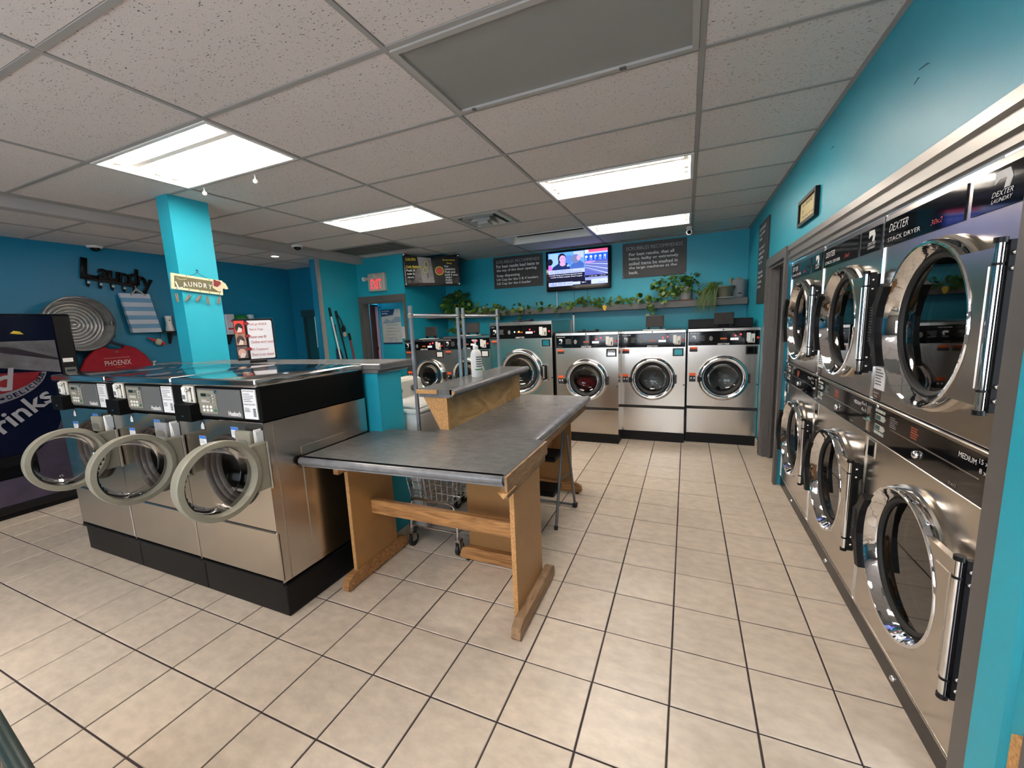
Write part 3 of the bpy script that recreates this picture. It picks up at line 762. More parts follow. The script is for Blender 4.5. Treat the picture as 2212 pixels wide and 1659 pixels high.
# ---------------------------------------------------------------- stacked dryers in the right wall (front faces -x after turning; local x runs towards the street)
DW = 0.872
def dryer(label, yc, seed):
    t = thing('stack_dryer', label, 'dryer', (0.795, yc, 0), -90, 'stacked dryers in the right wall')
    h = DW / 2 - .002
    dx = 0.06
    b = MB()
    b.holed(-h, h, 1.115, 1.92, dx, 1.457, .215, 0.0, 48, .05)
    b.holed(-h, h, 0.095, 0.935, dx, 0.565, .215, 0.0, 48, .05)
    b.box(-h, -h + .004, .0005, .75, .095, 1.92).box(h - .004, h, .0005, .75, .095, 1.92).box(-h, h, .746, .75, .095, 1.92).box(-h, h, .0005, .75, 1.916, 1.92)
    obj('cabinet', b, STEEL, t)
    obj('edge_trim', MB().box(-h, -h + .010, -.005, .001, .095, 1.92), CHROME, t)
    bx('toe_kick', KICK, t, -h, h, .001, .03, 0, .088)
    bx('toe_ledge', STEEL, t, -h, h, -.004, .01, .088, .097, .002)
    obj('toe_bolt', MB().ball((.02, .000, .045), .013, 10), CHROME, t, smooth=80)
    # upper name plates
    p = obj('name_panel', MB().prism(rect(-h + .012, h - .292, 1.785, 1.895), 'xz', -.004, .001), BLACK_G, t)
    text('lettering', 'DEXTER', .165, .032, LETTER, p, -h + .050, -.0042, 1.843, slant=.3)
    text('lettering', 'STACK DRYER', .27, .017, LETTER, p, -h + .045, -.0042, 1.803)
    text('red_print', '30x2', .075, .018, RED_P, p, -.05, -.0042, 1.806, slant=.3)
    p = obj('name_panel', MB().prism(rect(h - .258, h - .030, 1.785, 1.895), 'xz', -.004, .001), BLACK_G, t)
    b = MB().prism([(.275, 1.852), (.275, 1.885), (.33, 1.885), (.345, 1.86), (.335, 1.835), (.315, 1.835), (.322, 1.862), (.295, 1.862)], 'xz', -.0055, -.004)
    obj('logo', b, LETTER, p)
    text('lettering', 'DEXTER', .085, .014, LETTER, p, .268, -.0042, 1.818, slant=.3)
    text('lettering', 'LAUNDRY', .085, .011, LETTER, p, .268, -.0042, 1.802, slant=.3)
    # control strip between the two doors
    p = obj('control_strip', MB().prism(rect(-h + .004, h - .004, .945, 1.098), 'xz', -.006, .001), BLACK_G, t)
    obj('strip_lip', MB().box(-h, h, -.014, .001, 1.098, 1.112, .003), STEEL, t)
    obj('strip_lip', MB().box(-h, h, -.010, .001, .936, .945, .002), STEEL, t)
    obj('drawer_line', MB().box(-h + .24, h - .06, -.0075, -.005, 1.020, 1.0235), STEEL, p)
    obj('coin_slot', MB().box(-h + .025, -h + .065, -.018, -.004, .965, 1.085, .003), CHROME, p)
    obj('coin_lever', MB().box(-h + .028, -h + .070, -.03, -.017, 1.018, 1.026), CHROME, p)
    for z0, z1 in ((1.035, 1.060), (.990, 1.015)):
        d = obj('display', MB().prism([(-h + .095, z0), (-h + .175, z0), (-h + .19, z0 + .012), (-h + .175, z1), (-h + .095, z1)], 'xz', -.008, -.005), mat('pale_key', (.45, .47, .42), .5), p)
        obj('display_glass', MB().prism(rect(-h + .10, -h + .145, z0 + .003, z1 - .003), 'xz', -.0088, -.007), mat('display_green', (.05, .09, .085), .2), d)
    for z in (1.070, .972):
        for i in range(4): obj('key', MB().prism(rect(-h + .09 + i * .024, -h + .108 + i * .024, z, z + .012), 'xz', -.008, -.005), mat('pale_key', (0, 0, 0)), p)
    lines('instructions', -h + .23, -h + .30, 1.075, .008, 6, DIM, p, -.0062, .003, seed)
    lines('orange_warning', -.03, .045, 1.078, .0095, 5, mat('dull_orange_print', (.22, .035, .01), .5), p, -.0062, .006, seed + 3)
    text('lettering', 'MEDIUM', .085, .017, LETTER, p, h - .165, -.0062, 1.058)
    text('lettering', '15 x 3', .055, .015, LETTER, p, h - .068, -.0062, 1.068)
    text('lettering', '8 x 3', .050, .015, LETTER, p, h - .064, -.0062, 1.040)
    obj('strip_knob', MB().ball((.03, -.010, .985), .016, 14, (1, .8, 1)), CHROME, p, smooth=80)
    obj('upper_knob', MB().ball((-h + .125, -.012, 1.098), .008, 10), CHROME, t, smooth=80)
    text('lettering', 'START', .04, .010, DIM, p, h - .20, -.0062, .955)
    c = obj('coin_return', MB().prism(rect(-h + .03, -h + .10, .850, .928), 'xz', -.003, .001), CHROME, t)
    obj('coin_return_door', MB().prism(rect(-h + .036, -h + .094, .856, .922), 'xz', -.005, -.002), BLACK_G, c)
    n = bx('price_notice', PAPER, t, -h + .03, -h + .13, -.002, .001, 1.165, 1.265)
    lines('print', -h + .04, -h + .12, 1.255, .013, 6, PRINT, n, -.0021, .004, seed)
    n = bx('quarters_label', mat('brown_label', (.05, .025, .02), .5), t, -h + .03, -h + .10, -.002, .001, 1.118, 1.16)
    text('lettering', 'Quarters', .052, .011, LETTER, n, -h + .038, -.0021, 1.143); text('lettering', 'Only', .03, .011, LETTER, n, -h + .046, -.0021, 1.126)
    for z in (1.457, .565):
        R = .287
        d = obj('door', MB().lathe([(R, -.002), (R, -.052), (R * .985, -.058), (R * .955, -.057), (R * .92, -.046), (R * .875, -.026), (R * .845, -.014), (R * .84, .0)], (dx, 0, z), 'y', 72), CHROME_W, t, smooth=40, label='round chrome dryer door')
        obj('collar', MB().lathe([(R * 1.03, .0), (R * 1.035, -.014), (R * 1.0, -.02), (R * .99, -.012)], (dx, 0, z), 'y', 64), STEEL, d, smooth=40)
        obj('gasket', MB().lathe([(R * .85, -.014), (R * .835, -.022), (R * .80, -.018), (R * .785, -.004), (R * .785, .02)], (dx, 0, z), 'y', 56), RUBBER, d, smooth=50)
        obj('door_glass', MB().lathe([(R * .79, -.008), (0, -.008)], (dx, 0, z), 'y', 56), GLASS_D, d)
        dr = obj('drum', MB().lathe([(R * .78, .06), (R * .95, .09), (R * .95, .60), (0, .62)], (dx, 0, z), 'y', 40), mat('dark_drum', (.055, .055, .052), .4, .6), t, smooth=50)
        hx2 = h - .016
        hp = obj('hinge_plate', MB().prism([(dx + .193, z + .212), (dx + .24, z + .158), (dx + .272, z + .092), (dx + .2875, z), (dx + .272, z - .092), (dx + .24, z - .158), (dx + .193, z - .212), (hx2, z - .212), (hx2, z + .212)], 'xz', -.054, -.034), STEEL, t)
        obj('plate_emboss', MB().prism([(dx + .262, z + .165), (dx + .296, z + .07), (dx + .296, z - .07), (dx + .262, z - .165), (hx2 - .022, z - .165), (hx2 - .022, z + .165)], 'xz', -.056, -.053), STEEL, hp)
        hg = obj('hinge', MB().box(hx2 - .004, hx2 + .014, -.036, -.014, z - .228, z + .228), BLACK, t)
        obj('hinge_rod', MB().cyl((hx2, -.048, z - .222), (hx2, -.048, z + .222), .0105, 12), CHROME, hg, smooth=50)
        for s in (-1, 1):
            obj('hinge_cap', MB().cyl((hx2, -.048, z + s * .222), (hx2, -.048, z + s * .236), .014, 12), BLACK, hg, smooth=50)
            obj('hinge_collar', MB().cyl((hx2, -.048, z + s * .165), (hx2, -.048, z + s * .172), .0125, 12), BLACK, hg, smooth=50)
            obj('hinge_bracket', MB().box(hx2 - .006, hx2 + .012, -.016, .0, z + s * .19 - .03, z + s * .19 + .03), BLACK, hg)
            for q in (.195, .155): obj('hinge_bolt', MB().ball((hx2 + .0145, -.026, z + s * q), .0065, 8), CHROME, hg, smooth=80)
        hx = dx - R
        hd = obj('handle', MB().prism([(hx + .060, z + .150), (hx + .026, z + .165), (hx - .022, z + .095), (hx - .040, z + .080), (hx - .042, z - .080), (hx - .020, z - .095), (hx + .018, z - .172), (hx + .056, z - .165), (hx + .020, z - .085), (hx + .004, z - .03), (hx + .004, z + .03), (hx + .022, z + .085)], 'xz', -.080, -.045), BLACK, t)
        b = MB()
        for i in range(13): b.box(hx - .044, hx - .012, -.084, -.078, z - .070 + i * .0115, z - .064 + i * .0115)
        obj('grip_ribs', b, RUBBER, hd, kind='stuff')
    return t
dryer('stacked pair of dryers at the near end, beside the grey casing', 1.93, 1)
dryer('middle stacked pair of dryers', 2.802, 2)
dryer('far stacked pair of dryers beside the dark doorway', 3.674, 3)
t = tagp(obj('dryer_cornice', MB().prism([(0.795, 1.925), (0.775, 1.93), (0.775, 1.955), (0.758, 1.962), (0.758, 1.985), (0.770, 1.992), (0.770, 2.012), (0.752, 2.02), (0.752, 2.058), (0.795, 2.06)], 'xz', 1.43, 4.10), mat('silver_moulding', (.24, .23, .215), .35, .55), None),
         'silver stepped moulding running along the top of the dryers', 'moulding')
t['kind'] = 'structure'; del t['category']; t.name = 'trim_3'

# ---------------------------------------------------------------- three low washers with open doors
def low_washer(label, xc, drawer, seed, side, zd=.86):
    t = thing('front_load_washer', label, 'washer', (xc, 1.33, 0), 0, 'three washers with open doors')
    h, dep = 0.352, 0.715
    g = 0.002
    bx('plinth', BLACK, t, -h + g, h - g, 0.012, dep, 0, .185, .006)
    bx('plinth_lip', BLACK, t, -h + g, h - g, -.004, .02, .185, .205, .004)
    bx('lower_panel', STEEL, t, -h + g, h - g, 0.0, .02, .212, .492, .008)
    bx('panel_seam', BLACK, t, -h + .02, h - .02, .004, .02, .492, .500)
    b = MB().holed(-h + g, h - g, .500, 1.075, .06, .80, .185, 0.0, 48, .05)
    b.box(-h + g, -h + g + .004, .001, dep, .205, 1.078).box(h - g - .004, h - g, .001, dep, .205, 1.078).box(-h + g, h - g, dep - .004, dep, .205, 1.078)
    obj('cabinet', b, STEEL, t)
    if side:
        obj('side_access_panel', MB().prism(rect(.20, .52, .245, .90), 'yz', h - g, h + .003), STEEL, t)
        obj('side_seam', MB().box(h - g - .001, h + .0015, .052, .056, .21, 1.07), STEEL_D, t)
    obj('edge_bead', MB().box(-h, h, -.004, .004, 1.074, 1.082, .003), CHROME, t)
    c = bx('console', BLACK_M, t, -h + g, h - g, .004, dep, 1.082, 1.262, .006)
    l = MB().box(-h + .001, h - .001, -.012, dep + .003, 1.260, 1.302, .010, 3)
    obj('lid', l, LID, t, smooth=40)
    zc = 1.172
    k = bx('keypad_door', GREY, c, -.140, .215, -.004, .006, 1.098, 1.246, .002)
    kp = bx('keypad', GREYPL, t, -.130, .022, -.008, -.003, 1.112, 1.238, .003)
    obj('lcd', MB().prism(rect(-.098, -.055, 1.205, 1.222), 'xz', -.010, -.007), mat('lcd_glass', (.012, .022, .012), .2), kp)
    obj('speaker_patch', MB().prism(rect(-.047, -.024, 1.205, 1.222), 'xz', -.0095, -.007), GREY, kp)
    for i in range(3):
        obj('slide_switch', MB().prism(rect(-.020, .004, 1.208 - i * .017, 1.218 - i * .017), 'xz', -.0095, -.007), GREY, kp)
        obj('switch_arrow', MB().prism([(-.003, 1.208 - i * .017), (.008, 1.213 - i * .017), (-.003, 1.218 - i * .017)], 'xz', -.011, -.009), WHITE, kp)
    for r in range(2):
        for i in range(3): obj('key_button', MB().prism(disc(-.085 + i * .030, 1.150 - r * .019, .011, .0075, 12), 'xz', -.010, -.007), WHITE, kp)
    obj('key_button', MB().prism(disc(.006, 1.150, .008, .007, 12), 'xz', -.010, -.007), GREYPL, kp)
    obj('start_button', MB().prism(rect(-.003, .016, 1.125, 1.138), 'xz', -.010, -.007), mat('green_key', (.01, .16, .08), .4), kp)
    lines('key_print', -.1, -.03, 1.186, .008, 2, LETTER, kp, -.0082, .003, seed)
    obj('key_lock', MB().cyl((.030, -.013, 1.232), (.030, -.003, 1.232), .009, 14), CHROME, k, smooth=40)
    text('nameplate', 'Huebsch', .098, .026, LETTER, k, .108, -.0045, 1.108, fat=.03)
    n = bx('instruction_card', PAPER, t, .227, .327, -.001, .005, 1.098, 1.250)
    text('lettering', 'OPERATING INSTRUCTIONS', .085, .008, PRINT, n, .233, -.0012, 1.238)
    lines('print', .235, .315, 1.228, .0095, 5, PRINT, n, -.0012, .0025, seed)
    text('lettering', 'DISPENSER INSTRUCTIONS', .085, .008, PRINT, n, .233, -.0012, 1.170)
    lines('print', .235, .285, 1.155, .006, 4, PRINT, n, -.0012, .002, seed + 2)
    for i in range(4): obj('card_box', MB().prism(rect(.297, .317, 1.112 + i * .011, 1.121 + i * .011), 'xz', -.0018, -.001), DIM, n)
    p = bx('coin_slot', IVORY, t, -.262, -.165, -.006, .005, 1.165, 1.258, .002)
    obj('coin_key', MB().box(-.257, -.220, -.016, -.005, 1.172, 1.252, .003), WHITE, p)
    obj('key_print', MB().prism(rect(-.250, -.227, 1.185, 1.21), 'xz', -.0172, -.016), DIM, p)
    obj('coin_groove', MB().prism([(-.198, 1.172), (-.178, 1.172), (-.184, 1.185), (-.184, 1.235), (-.178, 1.25), (-.198, 1.25), (-.19, 1.235), (-.19, 1.185)], 'xz', -.0072, -.006), PRINT, p)
    obj('coin_knob', MB().ball((-.200, -.018, 1.236), .010, 10), CHROME, p, smooth=80)
    cb = bx('coin_box', BLACK_M, t, -.262, -.125, -.060, .01, 1.072, 1.165, .004)
    obj('coin_box_lock', MB().box(-.20, -.18, -.062, -.059, 1.10, 1.106), CHROME, cb)
    # stickers
    s = bx('energy_sticker', PRINT, t, -.155, -.120, -.0015, .001, 1.015, 1.068)
    obj('sticker_print', MB().prism([(-.152, 1.02), (-.123, 1.02), (-.123, 1.045), (-.135, 1.06), (-.15, 1.04)], 'xz', -.0025, -.0015), PAPER, s)
    for (x0, x1, z0, z1) in ((-.185, -.125, .925, .98), (.10, .158, .965, 1.048)):
        s = bx('notice_sticker', PAPER, t, x0, x1, -.0015, .001, z0, z1)
        obj('blue_band', MB().prism(rect(x0, x1, z1 - .016, z1), 'xz', -.0025, -.0015), BLUE_P, s)
        lines('print', x0 + .006, x1 - .006, z1 - .022, .008, 3, DIM, s, -.0016, .002, seed)
    # soap drawer pulled out at the upper right
    m = drawer
    out = .038
    f = obj('soap_drawer', MB().box(.215, .333, -out - .022, -out, .950, 1.052, .010, 2), m, t, smooth=40)
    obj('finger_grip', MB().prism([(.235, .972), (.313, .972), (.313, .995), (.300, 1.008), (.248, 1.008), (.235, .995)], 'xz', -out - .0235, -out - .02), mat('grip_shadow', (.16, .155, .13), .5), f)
    obj('drawer_tray', MB().box(.330, .343, -out - .004, .0, .945, 1.055, .004), WHITE, t)
    obj('drawer_floor', MB().box(.222, .335, -out, -.002, .965, .972), WHITE, t)
    obj('drawer_well', MB().box(.22, .346, -.006, .003, .950, 1.060, .003), DARK, t)
    obj('tray_cup', MB().hexa([(.336, -.03, .97), (.348, -.03, .97), (.348, -.002, .97), (.336, -.002, .97)], [(.334, -.04, 1.045), (.350, -.04, 1.045), (.350, -.002, 1.045), (.334, -.002, 1.045)]), mat('clear_white', (.62, .66, .68), .25), t)
    # mouth, bellows and drum
    for i, (r, y) in enumerate(((.196, -.010), (.182, .012), (.170, .034))):
        obj('bellows_ring', MB().lathe([(r - .012, y + .01), (r - .008, y - .008), (r, y - .012), (r + .006, y), (r, y + .012)], (.06, 0, .80), 'y', 48), mat('brown_rubber', (.035, .025, .020), .5), t, smooth=60)
    obj('drum', MB().lathe([(.165, .05), (.22, .07), (.22, .45), (0, .47)], (.06, 0, .80), 'y', 40), DRUM, t, smooth=50)
    # the door, swung open square to the front
    X, Y, Z, R = .372, -.243, zd, .183
    d = obj('door', MB().lathe([(R * .99, -.010), (R, .012), (R * .985, .022), (R * .86, .026), (R * .84, .015), (R * .82, -.035), (R * .84, -.045), (R * .96, -.038)], (X, Y, Z), 'x', 64, True), GREYPL, t, smooth=40, label='greige plastic door ring')
    obj('glass_bowl', MB().lathe([(R * .82, -.01), (R * .79, -.04), (R * .72, -.095), (R * .58, -.135), (R * .30, -.155), (0, -.16)], (X, Y, Z), 'x', 48), GLASS_C, d, smooth=80)
    obj('bowl_rim', MB().lathe([(R * .815, -.012), (R * .78, -.02), (R * .74, -.07), (R * .73, -.065)], (X, Y, Z), 'x', 48), GLASS_C, d, smooth=80)
    b = MB()
    for i in range(9):
        a = math.radians(140 + i * 9)
        b.box(X - .03, X + .004, Y + R * .815 * math.cos(a) - .006, Y + R * .815 * math.cos(a) + .006, Z + R * .815 * math.sin(a) - .012, Z + R * .815 * math.sin(a) + .012)
    obj('latch_slot', b, DARK, d, kind='stuff')
    obj('hinge_arm', MB().box(X - .035, X + .010, Y + R * .84, -.004, Z - .12, Z + .115, .004), GREYPL, t)
    obj('hinge', MB().cyl((X + .012, -.012, Z - .125), (X + .012, -.012, Z + .12), .008, 10), STEEL, t, smooth=50)
    return t
low_washer('right of three low washers with open doors, next to the table', -2.293, GREYPL, 1, True, .876)
low_washer('middle of three low washers with open doors, with a cool grey soap drawer', -2.997, GREYPL2, 2, False, .856)
low_washer('left of three low washers with open doors, next to the drinks machine', -3.701, GREYPL, 3, True, .842)

# white top-loader behind the half wall
t = thing('top_load_washer', 'white top-load washer half hidden behind the half wall', 'washer', (-2.07, 2.70, 0))
EN = mat('white_enamel', (.66, .66, .65), .3)
bx('cabinet', EN, t, -.30, .30, -.34, .35, .02, .90, .012)
bx('top', EN, t, -.302, .305, -.343, .353, .90, .925, .008)
bx('lid', EN, t, -.12, .26, -.27, .27, .925, .940, .008)
obj('control_panel', MB().prism([(-.30, .925), (-.115, .925), (-.15, 1.07), (-.175, 1.085), (-.30, 1.085)], 'xz', -.335, .345), mat('cream_panel', (.55, .54, .49), .4), t)
for y in (-.2, 0, .2): obj('dial', MB().cyl((-.135, y, 1.0), (-.105, y, 1.008), .026, 16), GREY, t, smooth=40)
# ---------------------------------------------------------------- folding tables
def bullnose(p0, p1, r, out, z, name, m, parent):
    """a rounded counter edge from p0 to p1 (xy); out: unit vector away from the top"""
    prof = [(-0.02, 0.0), (r * .3, 0.0), (r * .8, -r * .35), (r, -r), (r * .8, -r * 1.6), (r * .35, -r * 2.0), (r * .1, -r * 2.05), (r * .1, -r * 2.5), (-0.02, -r * 2.5)]
    A = [(p0[0] + out[0] * u, p0[1] + out[1] * u, z + w) for u, w in prof]
    Bp = [(p1[0] + out[0] * u, p1[1] + out[1] * u, z + w) for u, w in prof]
    return obj(name, MB().hexa(A, Bp), m, parent, smooth=45)

t = thing('folding_table', 'nearer grey-topped work table on two fibreboard leg panels', 'table', (0, 0, 0), 0, 'grey-topped work tables')
ZT = 0.85
obj('tabletop', MB().prism([(-1.925, 1.505), (-.735, 1.575), (-.735, 2.146), (-1.842, 2.146), (-1.842, 2.068), (-1.925, 2.068)], 'xy', ZT - .028, ZT), LAM, t)
bullnose((-1.925, 1.505), (-.742, 1.5746), .020, (.0588, -.998), ZT, 'front_edge', LAM_E, t)
obj('side_edge', MB().box(-.735, -.722, 1.57, 2.146, ZT - .075, ZT - .002), LUMBER_W, t)
obj('apron', MB().box(-.765, -.737, 1.60, 2.146, ZT - .12, ZT - .028), LUMBER_W, t)
obj('apron', MB().box(-1.80, -1.765, 1.60, 2.12, ZT - .12, ZT - .028), LUMBER, t)
obj('corner_block', MB().prism([(-.765, .775), (-.715, .775), (-.74, .745)], 'xz', 1.56, 1.66), CHIP, t)
for x0, x1 in ((-1.822, -1.798), (-.772, -.748)):
    lg = obj('leg_panel', MB().box(x0, x1, 1.70, 2.07, .075, ZT - .03), MDF, t)
    obj('raw_edge', MB().box(x0, x1, 1.695, 1.7005, .02, ZT - .03), CHIP, lg)
    o = .028 if x0 > -1 else -.002
    obj('foot', MB().prism([(1.615, .0), (1.60, .022), (1.615, .07), (1.66, .088), (2.12, .088), (2.155, .075), (2.165, .03), (2.15, .012), (1.65, .012)], 'yz', x0 + o - .008, x0 + o + .040), LUMBER_W if x0 > -1 else LUMBER, t)
    obj('glide', MB().box(x0 + o, x0 + o + .03, 2.10, 2.14, 0, .014), BLACK, t)
obj('stretcher', MB().box(-1.798, -.772, 1.855, 1.893, .382, .472, .003), LUMBER, t)

t = thing('folding_table', 'farther grey-topped work table carrying the raised plywood shelf', 'table', (0, 0, 0), 0, 'grey-topped work tables')
obj('tabletop', MB().box(-1.50, -.80, 2.150, 3.56, ZT - .028, ZT + .001), LAM, t)
bullnose((-.80, 2.150), (-.80, 3.56), .024, (1, 0), ZT + .004, 'rounded_edge', LAM_E, t)
obj('raw_edge_end', MB().prism([(-.805, ZT), (-.785, ZT - .005), (-.776, ZT - .024), (-.786, ZT - .042), (-.805, ZT - .045)], 'xz', 2.146, 2.150), CHIP, t)
obj('apron', MB().box(-.835, -.81, 2.16, 3.5, ZT - .11, ZT - .028), LUMBER_W, t)
obj('apron', MB().box(-1.46, -1.435, 2.16, 3.5, ZT - .11, ZT - .028), LUMBER, t)
for y in (2.165, 3.40):
    obj('leg_panel', MB().box(-1.285, -.925, y, y + .022, .07, ZT - .03), MDF, t)
    obj('foot', MB().prism([(-1.345, .03), (-1.325, .082), (-1.29, .098), (-.88, .098), (-.835, .075), (-.825, .03), (-.845, .014), (-1.32, .014)], 'xz', y - .035, y + .0), LUMBER, t)
    for x in (-1.29, -.87): obj('glide', MB().cyl((x, y - .018, 0), (x, y - .018, .016), .016, 10), BLACK, t)
obj('stretcher', MB().box(-1.135, -1.097, 2.187, 3.40, .40, .49), LUMBER, t)


t = thing('raised_shelf', 'raised grey shelf with plywood back standing on the farther table', 'shelf', (0, 0, ZT))
obj('plywood_riser', MB().box(-1.438, -1.420, 2.235, 3.47, 0.001, .215), PLY, t)
obj('end_bracket', MB().prism([(-1.486, .001), (-1.420, .001), (-1.420, .216), (-1.60, .216)], 'xz', 2.213, 2.235), CHIP, t)
obj('end_bracket', MB().prism([(-1.486, .001), (-1.438, .001), (-1.438, .216), (-1.60, .216)], 'xz', 3.45, 3.47), CHIP, t)
obj('shelf_board', MB().box(-1.635, -1.365, 2.195, 3.54, .238, .270), LAM, t)
obj('chipped_edge', MB().box(-1.635, -1.475, 2.186, 2.195, .242, .268), CHIP, t)
obj('shelf_underside', MB().box(-1.625, -1.385, 2.20, 3.53, .217, .238), LAM_E, t)
bullnose((-1.365, 2.195), (-1.365, 3.54), .019, (1, 0), ZT * 0 + .272, 'rounded_edge', LAM_E, t)
obj('raw_corner', MB().prism([(-1.366, .265), (-1.350, .262), (-1.346, .25), (-1.352, .238), (-1.366, .236)], 'xz', 2.190, 2.195), CHIP, t)

t = thing('pump_bottle', 'white lotion pump bottle standing on the raised shelf', 'bottle', (-1.515, 2.82, ZT + .270))
SOAP = mat('translucent_white', (.70, .71, .70), .35)
obj('bottle', MB().lathe([(0, 0), (.040, 0), (.043, .006), (.043, .17), (.040, .19), (.028, .208), (.018, .214), (.016, .222)], axis='z', n=28), SOAP, t, smooth=50)
obj('cap', MB().lathe([(.019, .217), (.021, .222), (.021, .240), (.014, .246), (.010, .248)], axis='z', n=20), WHITE, t, smooth=40)
obj('pump', MB().cyl((0, 0, .246), (0, 0, .283), .006, 10).box(-.030, .012, -.007, .007, .281, .291, .003), WHITE, t, smooth=40)
b = MB()
for i in range(5):
    a0 = .25
    b.lathe([(.0435, .16 - i * .018), (.0435, .153 - i * .018)], axis='z', n=28)
for f in list(b.bm.faces):
    c = f.calc_center_median()
    if not (c.x > .018 and c.y < .012): b.bm.faces.remove(f)
obj('print', b, PRINT, t)
b = MB().lathe([(.0436, .055), (.0436, .064)], axis='z', n=28)
for f in list(b.bm.faces):
    c = f.calc_center_median()
    if not (c.x > .005 and c.y < .02): b.bm.faces.remove(f)
obj('green_stripe', b, mat('green_stripe', (.05, .22, .04), .5), t)

# ---------------------------------------------------------------- step stool under the far table
t = thing('step_stool', 'grey tube folding step stool with black steps beside the far table', 'stool', (0, 0, 0))
TUBEM = mat('grey_tube_paint', (.13, .14, .15), .35, .4)
for x in (-.86, -1.24):
    s = 1 if x > -1 else -1
    obj('front_leg', MB().tube([(x, 2.704, .012), (x, 2.86, .45), (x, 2.955, .72), (x + (-.03 * s), 2.975, .775)], .011, 8), TUBEM, t, smooth=60)
    obj('rear_leg', MB().tube([(x + .03 * s, 2.945, .66), (x + .035 * s, 3.03, .33), (x + .04 * s, 3.11, .02)], .011, 8), TUBEM, t, smooth=60)
    obj('foot_cap', MB().cyl((x, 2.70, 0), (x, 2.708, .028), .014, 10), RUBBER, t)
    obj('side_strut', MB().cyl((x + .01 * s, 2.83, .34), (x + .03 * s, 3.04, .33), .006, 8), TUBEM, t)
    obj('foot_cap', MB().box(x + .04 * s - .018, x + .04 * s + .018, 3.09, 3.135, 0, .035, .004), RUBBER, t)
obj('top_rail', MB().tube([(-.89, 2.975, .775), (-.95, 2.982, .79), (-1.15, 2.982, .79), (-1.21, 2.975, .775)], .011, 8), TUBEM, t, smooth=60)
obj('rear_rail', MB().cyl((-.82, 3.11, .02), (-1.28, 3.11, .02), .010, 8), TUBEM, t)
obj('step', MB().box(-1.235, -.865, 2.74, 2.96, .50, .54, .010), BLACK, t)
obj('step', MB().box(-1.235, -.865, 2.70, 2.90, .245, .285, .010), BLACK, t)
obj('step_label', MB().box(-1.02, -.95, 2.739, 2.741, .512, .522), GREY, t)

# ---------------------------------------------------------------- wire laundry carts with hanging rails
def cart(label, x0, x1, y0, y1, py0, py1):
    t = thing('laundry_cart', label, 'cart', (0, 0, 0), 0, 'chrome laundry carts')
    zb, zt = .37, .62
    w = .004
    b = MB()
    for z in (zb, .43, .49, .555, zt):
        e = .03 * (zt - z) / (zt - zb)
        b.tube([(x0 + e, y0 + e, z), (x1 - e, y0 + e, z), (x1 - e, y1 - e, z), (x0 + e, y1 - e, z)], w if z < zt else .006, 6, True)
    obj('basket_rails', b, CHROME, t, smooth=60, kind='stuff')
    b = MB(); e = .03; n = 8
    for i in range(n + 1):
        x = x0 + e + (x1 - x0 - 2 * e) * i / n
        X = x0 + (x1 - x0) * i / n
        b.tube([(X, y0, zt), (x, y0 + e, zb), (x, y1 - e, zb), (X, y1, zt)], .0028, 5)
    n = 12
    for i in range(n + 1):
        y = y0 + e + (y1 - y0 - 2 * e) * i / n
        Y = y0 + (y1 - y0) * i / n
        b.tube([(x0, Y, zt), (x0 + e, y, zb), (x1 - e, y, zb), (x1, Y, zt)], .0028, 5)
    obj('basket_wires', b, CHROME, t, kind='stuff')
    for y in (y0 + .03, y1 - .03):
        obj('leg_hoop', MB().tube([(x0 + .01, y, .135), (x0 + .012, y, .29), (x0 + .03, y, .345), (x0 + .07, y, .362), (x1 - .07, y, .362), (x1 - .03, y, .345), (x1 - .012, y, .29), (x1 - .01, y, .135)], .010, 8), CHROME, t, smooth=60)
    obj('base_frame', MB().tube([(x0 + .01, y0 + .03, .16), (x1 - .01, y0 + .03, .16), (x1 - .01, y1 - .03, .16), (x0 + .01, y1 - .03, .16)], .007, 6, True), CHROME, t, smooth=60)
    for x in (x0 + .01, x1 - .01):
        for y in (y0 + .03, y1 - .03):
            c = obj('caster', MB().cyl((x - .011, y + .015, .045), (x + .011, y + .015, .045), .045, 18), RUBBER, t, smooth=40)
            obj('caster_fork', MB().box(x - .020, x - .014, y - .012, y + .03, .045, .115).box(x + .014, x + .020, y - .012, y + .03, .045, .115).box(x - .020, x + .020, y - .015, y + .03, .100, .118).cyl((x, y, .115), (x, y, .145), .012, 10), STEEL_D, c)
    xm = -1.665
    for y in (py0, py1):
        obj('rail_post', MB().box(xm - .011, xm + .011, y - .011, y + .011, .16, 1.665, .003), POST, t)
        obj('bracket', MB().box(xm - .014, xm + .014, y - .014, y + .014, 1.585, 1.615, .003), STEEL_D, t)
    obj('hanging_rail', MB().cyl((xm, py0, 1.60), (xm, py1, 1.60), .0125, 10), POST, t, smooth=60)
    return t
cart('chrome laundry cart whose casters show under the near table', -1.755, -1.36, 2.13, 2.80, 2.228, 2.83)
cart('chrome laundry cart farther back behind the raised shelf', -1.765, -1.37, 2.87, 3.60, 2.915, 3.565)

